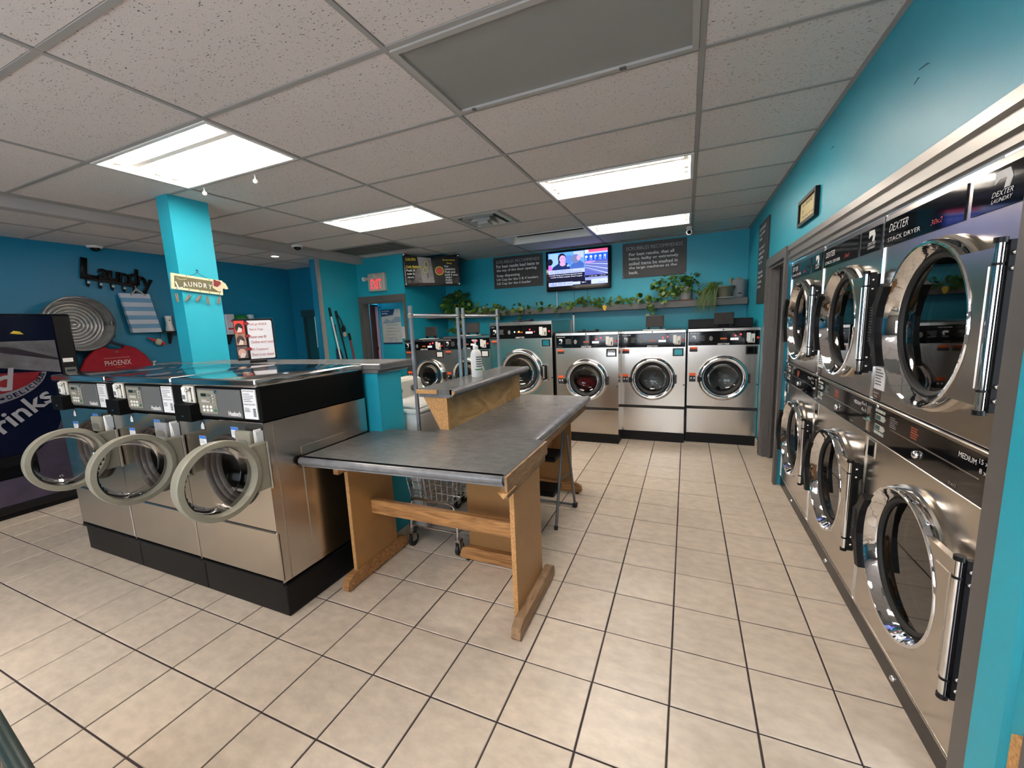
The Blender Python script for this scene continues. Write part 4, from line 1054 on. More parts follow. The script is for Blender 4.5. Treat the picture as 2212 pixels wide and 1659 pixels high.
# ---------------------------------------------------------------- drinks vending machine (front faces +x after turning; local x runs away from the street)
t = thing('vending_machine', 'dark blue drinks vending machine against the left wall', 'vending machine', (-5.42, 1.47, 0), 90)
NAVY = mat('navy_panel', (.002, .003, .013), .2, spec=.3)
h = .50
bx('cabinet', mat('vending_cabinet', (.010, .011, .018), .35), t, -h, h, .03, .85, .05, 1.785, .008)
bx('plinth', BLACK, t, -h + .02, h - .02, .045, .80, 0, .06)
fr = bx('door_frame', BLACK_G, t, -h, h, -.012, .04, .10, 1.785, .010)
bx('lower_sill', BLACK, t, -h, h, -.02, .04, .06, .12, .004)
g = bx('graphic_panel', NAVY, t, -h + .02, .372, -.018, -.01, .125, 1.765)
F = -.0185
PURPLE = mat('dull_purple_print', (.045, .036, .062), .3, mott=(6, .4))
flat('purple_print', [(-.48, .13), (.365, .13), (.365, .97), (.30, .80), (.24, .66), (.12, .56), (-.12, .50), (-.48, .55)], PURPLE, g, F - .001)
GBAND = mat('grey_print', (.105, .105, .118), .3, mott=(5, .5))
flat('grey_band', [(-.48, 1.36), (.0, 1.325), (.365, 1.245), (.365, 1.545), (-.48, 1.55)], GBAND, g, F - .001)
flat('dark_swirl', [(-.48, 1.47), (0, 1.46), (.365, 1.36), (.365, 1.38), (.08, 1.50), (-.20, 1.52), (-.48, 1.52)], mat('dark_swirl', (.015, .01, .016), .3), g, F - .002)
flat('yellow_leaf', [(.10, 1.615), (.125, 1.638), (.16, 1.63), (.18, 1.605), (.14, 1.608)], mat('leaf_yellow', (.45, .33, .02), .5), g, F - .001)
flat('pale_arc', disc(-.20, 1.30, .475, .295, 32, PI * .985, 1.96 * PI), mat('pale_arc', (.105, .105, .125), .3), g, F - .0024)
flat('red_oval', disc(-.20, 1.30, .445, .215, 32, PI * .985, 1.95 * PI), mat('red_oval', (.12, .005, .009), .3), g, F - .0036)
SIL = mat('silver_print', (.20, .20, .225), .4)
text('lettering', 'd', .135, .195, SIL, g, -.058, F - .005, 1.125, fat=.02, slant=.2)
for i, ch in enumerate('\u2022DELICIOUS'):
    a = math.radians(-67 + i * 6.0)
    text('lettering', ch, .030 if ch != 'I' else .008, .036 if ch != '\u2022' else .018, NAVY, g, -.20 + .448 * math.cos(a), F - .004, 1.30 + .262 * math.sin(a), rot=math.radians(14 + i * 4.2), fat=.02, align='c')
text('lettering', 'Drinks', .61, .150, SIL, g, -.20, F - .004, .655, rot=math.radians(35), fat=.02, slant=.1)
s = bx('service_column', BLACK, t, .378, h - .012, -.020, -.008, .125, 1.765)
bx('price_card', WHITE, s, .392, .462, -.023, -.019, 1.335, 1.372)
b = bx('bill_slot', GREY, s, .392, .472, -.030, -.019, 1.225, 1.285, .003)
obj('bill_mouth', MB().prism(rect(.402, .462, 1.245, 1.262), 'xz', -.032, -.029), DARK, b)
b = bx('coin_panel', mat('steel_panel', (.33, .33, .31), .35, .6), s, .390, .480, -.026, -.019, 1.10, 1.175, .002)
obj('yellow_sticker', MB().prism(rect(.398, .430, 1.115, 1.16), 'xz', -.0275, -.0255), mat('dull_yellow', (.5, .33, .03), .5), b)
d = bx('delivery_slot', BLACK_G, t, -.30, .10, -.026, -.015, .36, .56, .01)

# ---------------------------------------------------------------- green wire basket cart by the camera
t = thing('basket_cart', 'dark green rimmed wire basket cart cut off at the lower left', 'cart', (-1.23, .2545, 0), -6.3)
DG = mat('dark_green_plastic', (.010, .022, .020), .35)
bx0, bx1, by0, by1 = -.85, .30, -.66, -.020
def rr(z, e=0, r=.06):
    P = []
    for cx, cy, a in ((bx1 - r - e, by1 - r - e, 0), (bx0 + r + e, by1 - r - e, 90), (bx0 + r + e, by0 + r + e, 180), (bx1 - r - e, by0 + r + e, 270)):
        for k in range(5):
            q = math.radians(a + k * 22.5); P.append((cx + r * math.cos(q), cy + r * math.sin(q), z))
    return P
obj('rim', MB().tube(rr(.735), .0145, 12, True), DG, t, smooth=60)
obj('base_rim', MB().tube(rr(.28, .08), .012, 8, True), DG, t, smooth=60)
b = MB(); top, bot = rr(.70, .0), rr(.28, .08)
WIRE = mat('worn_wire', (.26, .25, .22), .4, .7)
def seg(P, n):
    L = []; m = len(P)
    for i in range(m):
        a, c = Vector(P[i]), Vector(P[(i + 1) % m]); k = max(1, int((c - a).length / .022))
        L += [a.lerp(c, j / k) for j in range(k)]
    return L
A = seg(top, 0); Bq = seg(bot, 0)
for i in range(len(A)):
    q = Bq[int(i * len(Bq) / len(A))]; b.cyl(A[i], q, .0024, 4, caps=False)
for k in range(1, 16):
    f = k / 16; z = .70 - .42 * f
    b.tube(rr(z, .08 * f), .0022, 4, True)
obj('wire_mesh', b, WIRE, t, kind='stuff')
obj('base_tray', MB().box(bx0 + .08, bx1 - .08, by0 + .08, by1 - .08, .27, .282), DG, t)
for x in (bx0 + .14, bx1 - .14):
    for y in (by0 + .14, by1 - .14):
        obj('caster', MB().cyl((x - .012, y, .05), (x + .012, y, .05), .05, 16), RUBBER, t, smooth=40)
        obj('leg', MB().cyl((x, y, .09), (x, y, .275), .012, 8), DG, t)
# ---------------------------------------------------------------- signs on the back wall
SIGN = mat('dark_grey_board', (.034, .033, .031), .5, mott=(5, .15))
def board(label, x0, x1, z0, z1, rows, title):
    t = thing('wall_sign', label, 'sign', ((x0 + x1) / 2, YB, z0), 0, 'Scrubbles signs on the back wall')
    w, h = (x1 - x0) / 2, z1 - z0
    p = bx('board', SIGN, t, -w, w, -.014, -.001, 0, h, .002)
    text('lettering', title, w * 1.76, .050, mat('grey_lettering', (.42, .42, .41), .6), p, -w * .88, -.0142, h - .105)
    for (s, u, wd, z, hh) in rows: text('lettering', s, wd, hh, LETTER, p, -w + u, -.0142, z, fat=.022)
    for s in (-1, 1):
        for z in (.02, h - .02): obj('screw', MB().cyl((s * (w - .012), -.017, z), (s * (w - .012), -.013, z), .006, 8), CHROME, t)
board('dark grey Scrubbles sign left of the television about loading and soap', -3.115, -2.215, 2.13, 2.655, [
    ('For best results load items to', .055, .785, .345, .055), ('the top of the door opening.', .055, .745, .272, .055),
    ('Soap dispensing', .055, .43, .185, .055), ('1/4 Cup for the 3 & 4 loaders', .055, .76, .118, .052), ('1/2 Cup for the 6 loader', .055, .63, .052, .052)], 'SCRUBBLES RECOMMENDS')
board('dark grey Scrubbles sign right of the television about large machines', -.925, -.022, 2.135, 2.65, [
    ('For best results, that all', .095, .64, .318, .052), ('heavy, bulky or extremely', .095, .70, .252, .052),
    ('soiled items be washed in', .095, .69, .186, .050), ('the large machines at the', .095, .68, .120, .050), ('back.', .095, .135, .056, .046)], 'SCRUBBLES RECOMMENDS')

t = thing('wall_sign', 'long dark sign with rows of white print beside the far doorway', 'sign', (XR, 5.34, 1.63), -90)
p = bx('board', SIGN, t, -.30, .30, -.016, -.001, 0, .88, .002)
for i, (s, wd) in enumerate((('SCRUBBLES', .40), ('Laundromat', .36), ('Please', .2), (None, 0), ('No dyeing of', .38), ('clothes in the', .36), ('machines', .30), ('thank you', .24), (None, 0), ('We are not', .30), ('responsible', .32), ('for items', .26), ('left here', .22))):
    if s: text('lettering', s, wd, .036, LETTER, p, -.25, -.0162, .80 - i * .052, fat=.02)

t = thing('framed_notice', 'small black framed cream notice high on the right wall', 'picture', (XR, 3.53, 2.135), -90)
b = MB()
for a in ((-.225, .225, 0, .022), (-.225, .225, .158, .18), (-.225, -.203, .022, .158), (.203, .225, .022, .158)): b.box(a[0], a[1], -.026, -.001, a[2], a[3])
obj('frame', b, BLACK, t)
p = bx('notice', mat('cream_paper', (.62, .52, .26), .6), t, -.204, .204, -.012, -.002, .02, .16)
for i, (s, wd) in enumerate((('No Dyeing', .26), ('or', .05), ('Washing of rugs', .30))): text('lettering', s, wd, .022, PRINT, p, -.15, -.0125, .122 - i * .040)

# ---------------------------------------------------------------- television
t = thing('television', 'flat television showing the news between the two Scrubbles signs', 'television', (-1.605, YB - .10, 2.01))
bx('wall_bracket', BLACK, t, -.15, .15, .05, .099, .2, .45)
cs = bx('casing', BLACK, t, -.517, .517, -.02, .05, 0, .63, .008)
bz = obj('bezel', MB().box(-.515, .515, -.026, -.019, .002, .628, .004), BLACK_G, t)
SX0, SX1, SZ0, SZ1 = -.475, .475, .075, .595
def U(u): return SX0 + u * (SX1 - SX0)
def V(v): return SZ0 + v * (SZ1 - SZ0)
def emi(name, c, k=.62): return mat('screen_' + name, c, .5, emit=k, spec=0)
sc = obj('screen', MB().prism(rect(SX0, SX1, SZ0, SZ1), 'xz', -.0268, -.025), emi('blue', (.09, .22, .75)), t)
LV = [0]
def pic(name, poly, c):
    LV[0] += 1
    return flat(name, [(U(u), V(v)) for u, v in poly], c, sc, -.0268 - .00012 * LV[0], th=.0001)
LAV, SKIN, BLK, NAVE, PALE = emi('lavender', (.45, .52, 1.0)), emi('skin', (.62, .36, .62)), emi('black', (.012, .012, .03)), emi('navy', (.012, .03, .12)), emi('pale', (.30, .50, 1.0))
SKY, PINKC, REDC, WHT, GREYB = emi('sky', (.12, .36, .95)), emi('pink', (.65, .15, .8)), emi('red', (.75, .10, .25)), emi('white', (.8, .82, 1.0)), emi('greyblue', (.16, .20, .42))
pic('studio_wall', rect(.0, .62, .48, 1), SKY); pic('studio_panel', rect(.02, .17, .55, .98), PALE); pic('studio_panel', rect(.30, .40, .62, .90), emi('blue', (0, 0, 0))); pic('studio_panel', rect(.44, .61, .80, .99), LAV)
pic('dark_hair', disc(.03, .74, .05, .10), BLK); pic('pink_top', [(0, .48), (.06, .48), (.07, .58), (.03, .64), (0, .63)], PINKC)
pic('man_body', [(.37, .48), (.61, .48), (.615, .62), (.55, .72), (.47, .70), (.40, .62)], emi('blue_shirt', (.06, .13, .45))); pic('man_head', disc(.47, .78, .085, .13), GREYB); pic('man_face', disc(.525, .80, .035, .08), SKIN)
pic('dark_hair', disc(.24, .83, .068, .145), BLK); pic('dark_hair', rect(.18, .225, .62, .84), BLK)
pic('shoulders', [(.06, .48), (.08, .58), (.18, .68), (.32, .68), (.37, .60), (.38, .48)], NAVE); pic('neck', [(.20, .70), (.205, .62), (.25, .585), (.30, .62), (.30, .70)], SKIN); pic('face', disc(.25, .80, .055, .115), SKIN)
for u in (.232, .272): pic('eye', disc(u, .815, .009, .009, 10), NAVE)
pic('mouth', disc(.252, .745, .016, .007, 10), REDC); pic('shirt_patch', rect(.325, .365, .57, .63), PALE)
pic('weather_top', rect(.63, 1, .92, 1.0), REDC); pic('weather_white', rect(.63, .69, .90, 1.0), WHT); pic('weather_days', rect(.63, 1, .88, .925), LAV); pic('weather_panel', rect(.63, 1, .68, .88), emi('deep_blue', (.015, .10, .85)))
for i, s in enumerate(('6', '12', '9', '12', '12')):
    u = .655 + .075 * i
    pic('cloud_icon', disc(u, .80, .022, .036, 12), WHT if i < 2 else LAV)
    text('lettering', s, .020 if len(s) == 1 else .036, .034, WHT, sc, U(u - .018), -.0285, V(.70))
pic('studio_floor', rect(.63, 1, .20, .68), emi('stripe_dark', (.10, .12, .45)))
for i in range(7): pic('floor_stripe', [(.63, .66 - i * .03), (1, .62 - i * .065), (1, .59 - i * .065), (.63, .645 - i * .03)], LAV if i % 2 else GREYB)
pic('red_band', [(.63, .60), (.80, .64), (.80, .67), (.63, .68)], emi('mauve', (.5, .25, .6)))
pic('caption_bar', rect(0, .625, .37, .49), LAV); text('lettering', 'FINAL WEEKEND FOR THE', .30, .016, NAVE, sc, U(.11), -.032, V(.435)); text('lettering', 'ROYAL AGRICULTURAL WINTER FAIR', .44, .016, NAVE, sc, U(.11), -.032, V(.39))
text('lettering', "5.2\u00b0", .05, .030, NAVE, sc, U(.03), -.032, V(.40))
pic('headline_box', rect(0, .625, .205, .37), BLK); text('lettering', 'Israeli troops and Hamas gunmen battle', .52, .022, WHT, sc, U(.035), -.032, V(.305), fat=.015); text('lettering', "outside Al Shifa hospital, Gaza's largest", .52, .022, WHT, sc, U(.035), -.032, V(.245), fat=.015)
pic('headline_mark', rect(.01, .025, .31, .34), REDC)
pic('black_gap', rect(0, 1, .115, .205), BLK); pic('market_box', rect(.63, 1, .10, .24), emi('dim_lavender', (.25, .30, .65))); pic('market_dark', rect(.63, 1, .20, .26), BLK)
text('lettering', '1,461.03   -10.19', .25, .014, WHT, sc, U(.70), -.032, V(.215))
pic('ticker', rect(.0, .42, .0, .115), LAV); text('lettering', 'NBA', .115, .043, emi('ticker_blue', (.09, .11, .42)), sc, U(.025), -.032, V(.018)); text('lettering', 'CLEVELAND', .14, .017, NAVE, sc, U(.155), -.032, V(.065)); text('lettering', 'GOLDEN STATE', .14, .017, NAVE, sc, U(.155), -.032, V(.018)); text('lettering', '8:30 PM', .085, .018, NAVE, sc, U(.325), -.032, V(.045))
pic('ticker_dark', rect(.42, .73, .0, .115), BLK); pic('ticker_lit', rect(.42, .55, .02, .10), LAV); text('lettering', 'WEEK 11', .07, .018, WHT, sc, U(.57), -.032, V(.05)); pic('clock_box', rect(.73, 1, .0, .14), LAV); text('lettering', '10:42 PM', .10, .014, NAVE, sc, U(.85), -.032, V(.03))
obj('maker_mark', MB().prism(rect(-.03, .03, .030, .036), 'xz', -.0268, -.026), DIM, bz)
for x, m, k in ((-.36, WHITE, .012), (-.07, BLACK, .005), (.15, BLACK, .005)):
    o = obj('power_cord', MB().tube([(x, .02, .02), (x - .01, .06, -.10), (x - .02, .085, -.30)], k / 2, 6), m, t, smooth=60)

# ---------------------------------------------------------------- banner across the corner
t = thing('banner', 'black hanging banner about the coin slot across the back corner', 'banner', (-3.755, 5.665, 2.165), math.degrees(math.atan2(.56, .68)))
hwid, hh = .442, .500
BAN = mat('banner_vinyl', (.030, .029, .030), .2, mott=(3.2, .7), bump=(4, .35, .05))
b = MB(); nx, nz = 24, 8; vs = {}
for i in range(nx + 1):
    for k in range(nz + 1):
        u = i / nx; v = k / nz
        x = -hwid + 2 * hwid * u
        sag = -.045 * math.sin(PI * u) * v
        y = .012 * math.sin(u * 9) * v + .018 * math.sin(u * 4 + 1) - .01
        vs[i, k] = b.bm.verts.new((x, y, hh * v + sag))
for i in range(nx):
    for k in range(nz): b.bm.faces.new((vs[i, k], vs[i + 1, k], vs[i + 1, k + 1], vs[i, k + 1]))
sh = obj('sheet', b, BAN, t, smooth=80)
sm = sh.modifiers.new('thick', 'SOLIDIFY'); sm.thickness = .004
P = obj('plate_picture', MB().prism([(-.22, .45), (-.01, .43), (.03, .05), (-.16, .05)], 'xz', -.036, -.034), mat('plate_grey', (.36, .33, .32), .4, mott=(4, .4)), t)
for (x, z, rx, rz) in ((-.085, .335, .033, .050), (-.105, .245, .042, .045)):
    obj('yellow_ring', MB().lathe([(1, -.0385), (.80, -.0385), (.80, -.0365), (1, -.0365)], n=28, close=True).xf(Matrix.Translation((x, 0, z)) @ Matrix.Diagonal((rx, 1, rz, 1))), YELLOW, P)
obj('coin_cut', MB().prism([(-.09, .305), (-.08, .305), (-.085, .365), (-.092, .365)], 'xz', -.0375, -.036), PRINT, P)
obj('return_slot', MB().prism(rect(-.085, -.06, .12, .20), 'xz', -.0375, -.036), DIM, P)
obj('yellow_ring', MB().lathe([(.068, -.0385), (.054, -.0385), (.054, -.0365), (.068, -.0365)], (.115, 0, .235), n=32, close=True), YELLOW, t)
obj('red_button', MB().prism(disc(.115, .235, .046), 'xz', -.038, -.036), mat('red_button_print', (.75, .06, .10), .4), t)
for s, x, z, w, h_, m in (('Coin Slot', -.40, .40, .155, .034, YELLOW), ('Coin Return', -.40, .285, .225, .034, YELLOW), ('Push if', -.395, .225, .13, .034, LETTER), ('coin is', -.39, .175, .115, .032, LETTER), ('stuck', -.385, .125, .10, .030, LETTER),
                         ('Emergency', .175, .385, .20, .030, YELLOW), ('Stop', .235, .335, .085, .030, YELLOW), ('For', .20, .290, .065, .030, LETTER), ('LEAKING', .20, .245, .165, .028, LETTER), ('Push and', .20, .202, .165, .030, LETTER), ('hold 3 secs', .20, .158, .205, .030, LETTER), ('ONLY', .205, .116, .105, .028, LETTER), ('PUSH', .205, .076, .10, .028, LETTER), ('ONCE', .205, .036, .105, .028, LETTER)):
    text('lettering', s, w, h_, m, t, x, -.036, z, fat=.03)
for z in (.391, .276): obj('underline', MB().prism(rect(-.40, -.245 if z > .3 else -.18, z, z + .004), 'xz', -.037, -.036), YELLOW, t)
for x, z in ((-.42, .03), (-.425, .475), (.415, .03), (.415, .465)):
    obj('grommet', MB().lathe([(.008, -.038), (.014, -.040), (.017, -.034)], (x, 0, z), n=16), CHROME, t, smooth=50)
for x in (-.425, .415): obj('tie', MB().cyl((x, -.01, hh - .02), (x, 0, hh + .012), .006, 6), WHITE, t)

# ---------------------------------------------------------------- exit sign, poster, notice, hanging curtain
t = thing('exit_sign', 'beige EXIT sign with two lamp heads over the open doorway', 'sign', (-4.622, 5.42, 2.13))
BEI = mat('beige_plastic', (.50, .48, .42), .45)
bd = bx('housing', BEI, t, -.165, .165, -.075, -.001, 0, .285, .010)
text('lettering', 'EXIT', .215, .150, mat('red_exit', (.95, .04, .06), .4, emit=.7), bd, -.108, -.0755, .035, fat=.01)
for x, z in ((-.20, .205), (.02, .235)):
    o = obj('lamp_head', MB().cyl((x, -.06, z), (x - .01, -.125, z - .01), .030, 16, .036), mat('clear_lamp', (.62, .64, .62), .2), t, smooth=40)
obj('lamp_bar', MB().box(-.205, .05, -.095, -.07, .195, .215, .003), BEI, t)

t = thing('poster', 'blue and cream laundry poster on the wall inside the doorway', 'poster', (-4.70, 5.74, 1.25))
p = bx('sheet', mat('poster_cream', (.55, .56, .52), .5, mott=(3, .15)), t, -.205, .205, -.006, -.001, 0, .60)
flat('blue_header', [(-.205, .48), (.05, .50), (.09, .60), (-.205, .60)], mat('poster_navy', (.012, .045, .12), .5), p, -.0072)
text('lettering', 'How We Really', .16, .028, LETTER, p, -.185, -.0074, .555, fat=.02); text('lettering', 'Get Clean', .12, .028, LETTER, p, -.185, -.0074, .518, fat=.02)
flat('cloth_swirl', [(-.19, .36), (-.10, .44), (.0, .40), (.10, .47), (.205, .46), (.205, .38), (.05, .36)], mat('poster_swirl', (.25, .34, .42), .5), p, -.0072)
flat('blue_footer', rect(-.205, .205, 0, .03), mat('poster_navy', (0, 0, 0)), p, -.0072)
for i in range(5): lines('print', -.12, .17, .34 - i * .055, .013, 2, mat('poster_print', (.20, .24, .27), .6), p, -.0062, .005, i)
for x in (-.03, .08): flat('round_seal', disc(x, .075, .035), mat('poster_seal', (.40, .44, .52), .5), p, -.0072)
t = thing('paper_notice', 'small white paper notice beside the poster', 'notice', (-4.475, 5.74, 1.345))
p = bx('sheet', PAPER, t, -.058, .058, -.004, -.001, 0, .20)
lines('print', -.045, .045, .185, .014, 12, mat('red_grey_print', (.45, .33, .36), .6), p, -.0042, .004, 3)
t = thing('curtain', 'pale violet curtain strips hanging inside the doorway', 'curtain', (-4.935, 5.655, 0))
obj('rail', MB().cyl((-.02, 0, 1.90), (.03, 0.085, 1.90), .008, 8), CHROME, t)
for i in range(3): obj('strip', MB().prism([(-.030 + i * .022, -.012), (-.020 + i * .022, -.018), (-.012 + i * .022, -.010), (-.014 + i * .022, .012), (-.028 + i * .022, .010)], 'xy', .12, 1.90), mat('violet_cloth', (.30, .27, .40), .7), t)
obj('clasp', MB().box(-.02, .0, -.03, -.018, 1.16, 1.22), BLACK, t)
l = bpy.data.lights.new('passage_lamp', 'POINT'); l.energy = 32; l.color = (.75, .92, 1.0); l.shadow_soft_size = .12
o = bpy.data.objects.new('passage_lamp', l); COL.objects.link(o); o.location = (-5.35, 6.3, 2.2); o['kind'] = 'helper'
t = thing('passage_light', 'round ceiling lamp of the passage behind the doorway', 'lamp', (-5.35, 6.3, 2.5))
obj('lamp_bowl', MB().lathe([(.13, 0), (.12, -.05), (.06, -.08), (0, -.085)], axis='z', n=24), PAN, t, smooth=60)

# ---------------------------------------------------------------- brooms and a squeegee leaning on the stub wall
t = thing('broom', 'white poled broom with a black grip leaning on the stub wall', 'broom', (0, 0, 0), 0, 'cleaning tools by the doorway')
obj('pole', MB().cyl((-4.90, 4.89, .10), (-5.045, 4.765, 1.74), .012, 10), WHITE, t, smooth=50)
obj('grip', MB().cyl((-5.045, 4.765, 1.74), (-5.057, 4.755, 1.875), .018, 10), BLACK, t, smooth=50)
obj('head', MB().box(-4.93, -4.87, 4.75, 5.02, .0, .11, .01), CHAR, t)
t = thing('broom', 'black poled broom with a strap and brush leaning beside the white pole', 'broom', (0, 0, 0), 0, 'cleaning tools by the doorway')
obj('pole', MB().cyl((-4.90, 5.04, .05), (-5.04, 4.88, 1.72), .012, 10), BLACK, t, smooth=50)
obj('grip', MB().cyl((-5.04, 4.88, 1.72), (-5.052, 4.872, 1.83), .018, 10), BLACK, t, smooth=50)
obj('strap', MB().tube([(-5.03, 4.87, 1.78), (-5.02, 4.93, 1.68), (-5.03, 4.965, 1.60)], .008, 6), BLACK, t)
obj('hanging_brush', MB().ball((-5.03, 4.975, 1.55), .035, 12, (1, .8, 1.6)), BLACK, t, smooth=80)
obj('brush_tuft', MB().ball((-5.03, 4.985, 1.46), .032, 12, (1, .8, 1.3)), mat('dull_cream', (.45, .40, .33), .9), t, smooth=80)
obj('head', MB().box(-4.94, -4.86, 4.98, 5.12, 0, .09, .01), CHAR, t)
t = thing('dustpan', 'dark blue dustpan hanging between the two broom poles', 'dustpan', (-5.055, 4.86, 1.02))
obj('pan', MB().prism([(-.05, 0), (.08, 0), (.03, .20), (-.045, .23)], 'yz', -.018, .018), mat('navy_plastic', (.015, .03, .09), .45), t)
obj('lip', MB().box(-.015, .03, -.02, .09, .0, .06, .008), mat('tan_lip', (.30, .22, .17), .7), t)
obj('handle', MB().cyl((0, -.01, .2), (-.005, -.02, .60), .010, 8), mat('navy_plastic', (0, 0, 0)), t)
t = thing('squeegee', 'red handled squeegee with a black grip beside the door casing', 'squeegee', (0, 0, 0), 0, 'cleaning tools by the doorway')
obj('pole', MB().cyl((-4.93, 5.20, .05), (-5.045, 5.11, 1.36), .014, 10), mat('red_enamel', (.30, .015, .025), .4), t, smooth=50)
obj('grip', MB().cyl((-5.045, 5.11, 1.36), (-5.055, 5.10, 1.475), .020, 10), BLACK, t, smooth=50)
obj('blade', MB().box(-4.96, -4.90, 5.08, 5.32, 0, .06, .008), CHAR, t)

# ---------------------------------------------------------------- left wall
t = thing('coat_rack', 'black Laundry word rack with five hooks on the left wall', 'rack', (XL, 2.45, 2.24), 90)
A = math.radians(-8)
def on(u, v): return (u * math.cos(A) - v * math.sin(A), u * math.sin(A) + v * math.cos(A))
for s, u, v, w, h_ in (('L', .0, .0, .16, .225), ('a', .145, .015, .105, .125), ('u', .240, .015, .105, .12), ('n', .335, .015, .10, .12), ('d', .420, .015, .105, .195), ('r', .515, .015, .075, .12), ('y', .560, -.085, .115, .20)):
    x, z = on(u, v)
    o = text('letter', s, w, h_, BLACK, t, x, -.022, z, rot=A, fat=.03)
    m = o.modifiers.new('thick', 'SOLIDIFY'); m.thickness = .014; m.offset = 0
x0, z0 = on(.005, -.015); x1, z1 = on(.52, -.015); x2, z2 = on(.52, .025); x3, z3 = on(.005, .025)
obj('bar', MB().prism([(x0, z0), (x1, z1), (x2, z2), (x3, z3)], 'xz', -.025, -.002), BLACK, t)
for i in range(5):
    x, z = on(.05 + i * .108, -.01)
    h_ = obj('hook', MB().tube([(x, -.012, z), (x, -.012, z - .07), (x, -.035, z - .085), (x, -.055, z - .07), (x, -.058, z - .05)], .007, 6), BLACK, t, smooth=60)
    obj('knob', MB().ball((x, -.058, z - .042), .014, 10), IVORY, h_, smooth=80)
t = thing('striped_bag', 'blue and white striped peg bag hanging from the Laundry rack', 'bag', (XL + .06, 2.94, 1.60), 90)
lean = lambda u, v: (u + (.5 - v) * .06 - .01, v * .475)
for i in range(9):
    v0, v1 = i / 9, (i + 1) / 9
    q = [lean(-.15, v0), lean(.15, v0), lean(.15, v1), lean(-.15, v1)]
    obj('stripe', MB().prism(q, 'xz', -.035 + .02 * v0, .02), mat('bag_white', (.60, .66, .76), .8, bump=(14, .2)) if i % 2 == 0 else mat('bag_blue', (.17, .37, .60), .8, bump=(14, .2)), t)
obj('bag_hanger', MB().tube([(-.085, -.02, .455), (-.03, -.03, .52), (-.02, -.03, .53), (.07, -.02, .455)], .008, 6), mat('pale_wood', (.42, .38, .30), .6), t)
obj('hook_wire', MB().cyl((-.02, -.03, .53), (-.02, -.01, .57), .004, 6), mat('pale_wood', (0, 0, 0)), t)

t = thing('galvanised_tub', 'round galvanised steel tub hung on the left wall', 'tub', (XL, 2.315, 1.715))
GALV = mat('galvanised_steel', (.42, .43, .44), .33, .9, mott=(14, .22))
prof = [(.292, .205), (.300, .20), (.296, .19), (.286, .19), (.262, .04), (.255, .028)]
for i in range(7):
    r = .245 - i * .034
    prof += [(r, .025), (r - .012, .038), (r - .024, .025)]
prof += [(0, .025)]
obj('basin', MB().lathe(prof, axis='x', n=64), GALV, t, smooth=60)
obj('outer_wall', MB().lathe([(.298, .195), (.270, .005), (0, .003)], axis='x', n=48), GALV, t, smooth=40)
obj('seam', MB().box(.03, .19, .262, .270, -.02, .02), GALV, t)

t = thing('red_shirt', 'red PHOENIX shirt on a hanger on the left wall', 'shirt', (XL + .10, 2.60, .70), 90)
shape = [(-.21, 0), (.21, 0), (.215, .45), (.28, .41), (.345, .49), (.285, .62), (.20, .715), (.10, .755), (.05, .715), (-.05, .715), (-.10, .755), (-.20, .715), (-.285, .62), (-.345, .49), (-.28, .41), (-.215, .45)]
REDSH = mat('red_cotton', (.33, .008, .022), .85, mott=(5, .15), bump=(7, .5, .02))
o = obj('body', MB().prism(shape, 'xz', -.035, .02), REDSH, t)
bv = o.modifiers.new('soft', 'BEVEL'); bv.width = .015; bv.segments = 2
text('lettering', 'PHOENIX', .245, .060, LETTER, t, -.125, -.036, .525, fat=.0)
lines('small_print', -.13, .12, .620, .02, 1, mat('dull_red_print', (.45, .12, .12), .7), t, -.0358, .012, 2)
lines('small_print', -.03, .06, .505, .02, 1, mat('orange_small', (.55, .14, .03), .7), t, -.0358, .006, 2)
obj('neck_label', MB().box(-.015, .015, -.037, -.034, .675, .69), DIM, t)
obj('hanger', MB().tube([(-.19, 0, .70), (-.02, 0, .80), (0, 0, .86), (.025, 0, .875), (.03, .03, .86)], .012, 8), mat('navy_hanger', (.01, .016, .04), .4), t, smooth=60)
obj('hanger', MB().tube([(-.02, 0, .80), (.18, 0, .70)], .016, 8), mat('navy_hanger', (0, 0, 0)), t, smooth=60)
obj('wall_peg', MB().cyl((.02, -.01, .87), (.02, .10, .87), .008, 8), CHROME, t)

def wshelf(label, y0, y1, z, d=.13, group='small wall shelves'):
    t = thing('wall_shelf', label, 'shelf', (XL, (y0 + y1) / 2, z), 90, group)
    w = (y1 - y0) / 2
    obj('board', MB().box(-w, w, -d, -.001, -.018, 0, .002), CHAR if w < .15 else WHITE, t)
    for s in ((0,) if w < .15 else (-.7, .7)):
        obj('bracket', MB().prism([(-.02, -.16), (-.001, -.17), (-.001, -.018), (-d * .8, -.018), (-d * .75, -.03)], 'yz', s * w - .01, s * w + .01), CHAR, t)
    return t
wshelf('small dark wall shelf left of the blue pillar', 3.115, 3.33, 1.608)
wshelf('white wall shelf right of the pillar holding laundry supplies', 3.88, 4.56, 1.552, .17)
t = thing('white_vase', 'white vase with a small black mark on the dark wall shelf', 'vase', (XL + .065, 3.22, 1.609))
obj('body', MB().lathe([(0, 0), (.047, 0), (.045, .02), (.034, .10), (.036, .17), (.040, .195), (.034, .19), (.030, .10)], axis='z', n=24), WHITE, t, smooth=50)
obj('mark', MB().ball((.032, -.008, .14), .008, 8), BLACK, t)
t = thing('ornament', 'tiny red and cream cloth ornament hanging under the vase shelf', 'ornament', (XL + .05, 3.08, 1.43))
obj('body', MB().ball((0, 0, .045), .040, 14, (.8, 1, 1.1)), mat('cream_cloth', (.55, .48, .36), .9), t, smooth=80)
obj('scarf', MB().ball((0.01, .035, .02), .028, 10), RED_P, t, smooth=80)
obj('wing', MB().prism([(-.03, .08), (-.12, .105), (-.06, .05)], 'yz', -.01, .01), RED_P, t)
obj('cord', MB().cyl((-.02, .03, .08), (-.03, .05, .16), .003, 6), CHAR, t)
